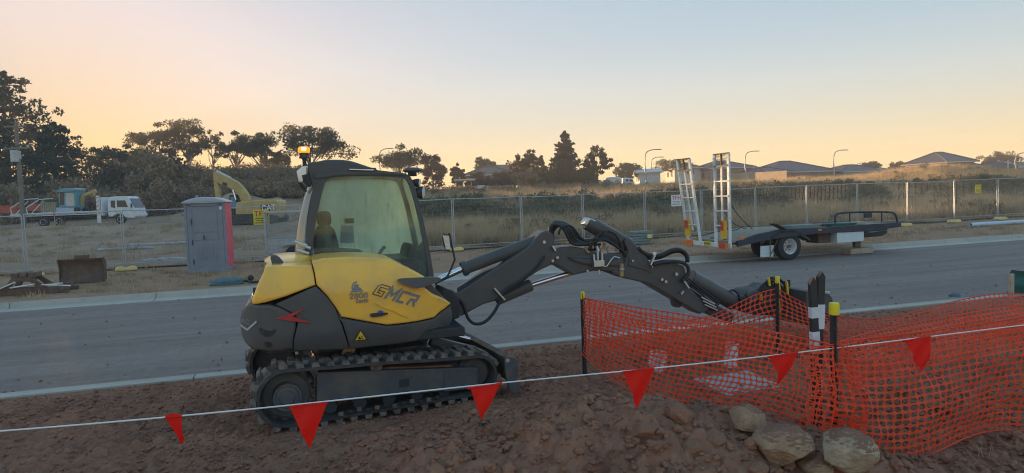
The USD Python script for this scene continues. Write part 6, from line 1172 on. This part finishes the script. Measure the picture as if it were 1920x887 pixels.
# ---- rocks and lumps of earth
def rock(px, py, w, h, lab, mt, seed, up, flat=.8):
    c = rest(px, py, up); k = c[1] / FPX; W_, H_ = w * k / 2, h * k / 2; m = trimesh.creation.icosphere(5); v = np.array(m.vertices); rng = np.random.default_rng(seed)
    for _ in range(11):                              # broken faces
        n_ = rng.normal(size=3); n_ /= np.linalg.norm(n_); d = rng.uniform(.58, .88); e = v @ n_ - d; v = v - np.where(e > 0, e * .92, 0)[:, None] * n_
    v = v * (1 + .16 * (fbm(v * 2.2 + seed, 4, seed) - .5) + .10 * (fbm(v * 8 + seed, 4, seed + 1) - .5))[:, None]; v = v / np.abs(v).max(0) * np.array([W_, (W_ + H_) / 2, H_])
    t_ = thing('rock', lab, 'rock', c, rng.uniform(-.3, .3)); obj('stone', trimesh.Trimesh(v, m.faces, process=False), mt, t_, smooth=30)
rock(1402, 785, 70, 58, 'small tan rock with a dirty top, uppermost of the heap', 'rock_tan', 3, .07); rock(1466, 838, 118, 88, 'wide brown rock in the middle of the heap', 'rock_tan', 8, .09); rock(1586, 852, 112, 100, 'large pale grey rock at the foot of the net', 'rock_grey', 5, .12); rock(1534, 878, 76, 54, 'low rounded rock at the bottom edge of the picture', 'rock_tan', 12, .04)
for i, (px, py, w, h, lab, up) in enumerate(((1272, 776, 52, 46, 'dark earth lump standing up beside the net', .06), (1204, 806, 64, 38, 'broad dark earth lump left of the rock heap', .03), (1346, 826, 40, 32, 'earth lump left of the wide brown rock', .03), (1040, 683, 18, 14, 'small earth lump near the blade and the left picket', .02), (1300, 838, 44, 30, 'crumbly earth lump below the small tan rock', .03), (1420, 878, 46, 30, 'earth lump at the bottom edge left of the low rock', .03))): rock(px, py, w, h, lab, 'earth_lump', 30 + i, up)
def clod_mesh(seed):
    rng = np.random.default_rng(seed); m = trimesh.creation.icosphere(1); v = np.array(m.vertices); v = v * (.5 + .9 * fbm(v * 1.9 + seed, 3, seed) + rng.uniform(-.16, .16, len(v)))[:, None] * [1, .85, .72]; return trimesh.Trimesh(v, m.faces, process=False)
def clods(name, n, smin, smax, lab, seed, pw, mt='soil', region=(-4, 9.5, 2.6, 8.85)):
    rng = np.random.default_rng(seed); s, t = rng.uniform(region[0], region[1], n), rng.uniform(region[2], region[3], n); k = (fbm(np.stack([s, t, s * 0], 1) * .8, 3, seed) > .47) | (rng.random(n) < .4); s, t = s[k], t[k]; n = len(s)
    z = lump(s[None], t[None])[0]; p = wmesh(np.c_[s, t, z]); r = smin + (smax - smin) * rng.random(n) ** pw; p[:, 2] += r * .25
    instancer(name, [(clod_mesh(seed + q), mt) for q in range(4)], p, rng.integers(0, 4, n), rng.random(n) * 6.28, np.c_[r, r, r * rng.uniform(.7, 1.1, n)], lab, 'earth')
clods('earth_crumbs', 60000, .005, .028, 'crumbs of broken red brown earth over the near verge', 71, 4)
clods('earth_lumps', 5200, .016, .055, 'larger lumps of red brown earth over the near verge', 81, 2.5, region=(-1.5, 6, 2.8, 5.6))
clods('pale_stones', 420, .006, .028, 'small pale stones scattered in the near soil', 91, 3, 'rock_grey')
rng = np.random.default_rng(15); n = 700; s = rng.uniform(-6, 16, n); t = np.where(rng.random(n) < .7, 9.2 + 1.5 * rng.random(n) ** 2.5, rng.uniform(9.2, 18, n)); r = .006 + .022 * rng.random(n) ** 3; p = wmesh(np.c_[s, t, -.128 + .05 * np.sin((t - 9) / 9.3 * math.pi) + r * .3])
instancer('road_grit', [(clod_mesh(120 + q), 'soil') for q in range(3)], p, rng.integers(0, 3, n), rng.random(n) * 6.28, np.c_[r, r, r * .8], 'crumbs of soil and grit dropped along the road edge', 'grit')
rng = np.random.default_rng(5); n = 90; s = rng.uniform(4.6, 7.2, n); t = rng.uniform(2.9, 4.2, n); p = wmesh(np.c_[s, t, lump(s[None], t[None])[0]])
instancer('dead_grass', [(tuft(70 + k, 9, .12, .08, .002), 'straw') for k in range(3)], p, rng.integers(0, 3, n), rng.random(n) * 6.28, np.repeat(rng.uniform(.5, 1.3, n)[:, None], 3, 1), 'a few dead grass stalks at the lower right corner', 'grass')
# ================================================================ MORNING HAZE
M['haze_air'] = usdkit.material(stage, '/World/Looks/haze_air', {'v': ('principled_volume', {'color': (.99, .95, .89), 'density': .0012, 'anisotropy': .15})}, volume='v.volume')
hz_ = usdkit.mesh(stage, '/World/haze', trimesh.creation.box(bounds=[(-445, -70, -2.3), (445, 575, 22)]), M['haze_air']); hz_.GetPrim().SetCustomDataByKey('kind', 'stuff'); hz_.GetPrim().SetCustomDataByKey('label', 'thin warm morning haze over the site'); hz_.GetPrim().SetCustomDataByKey('category', 'haze')
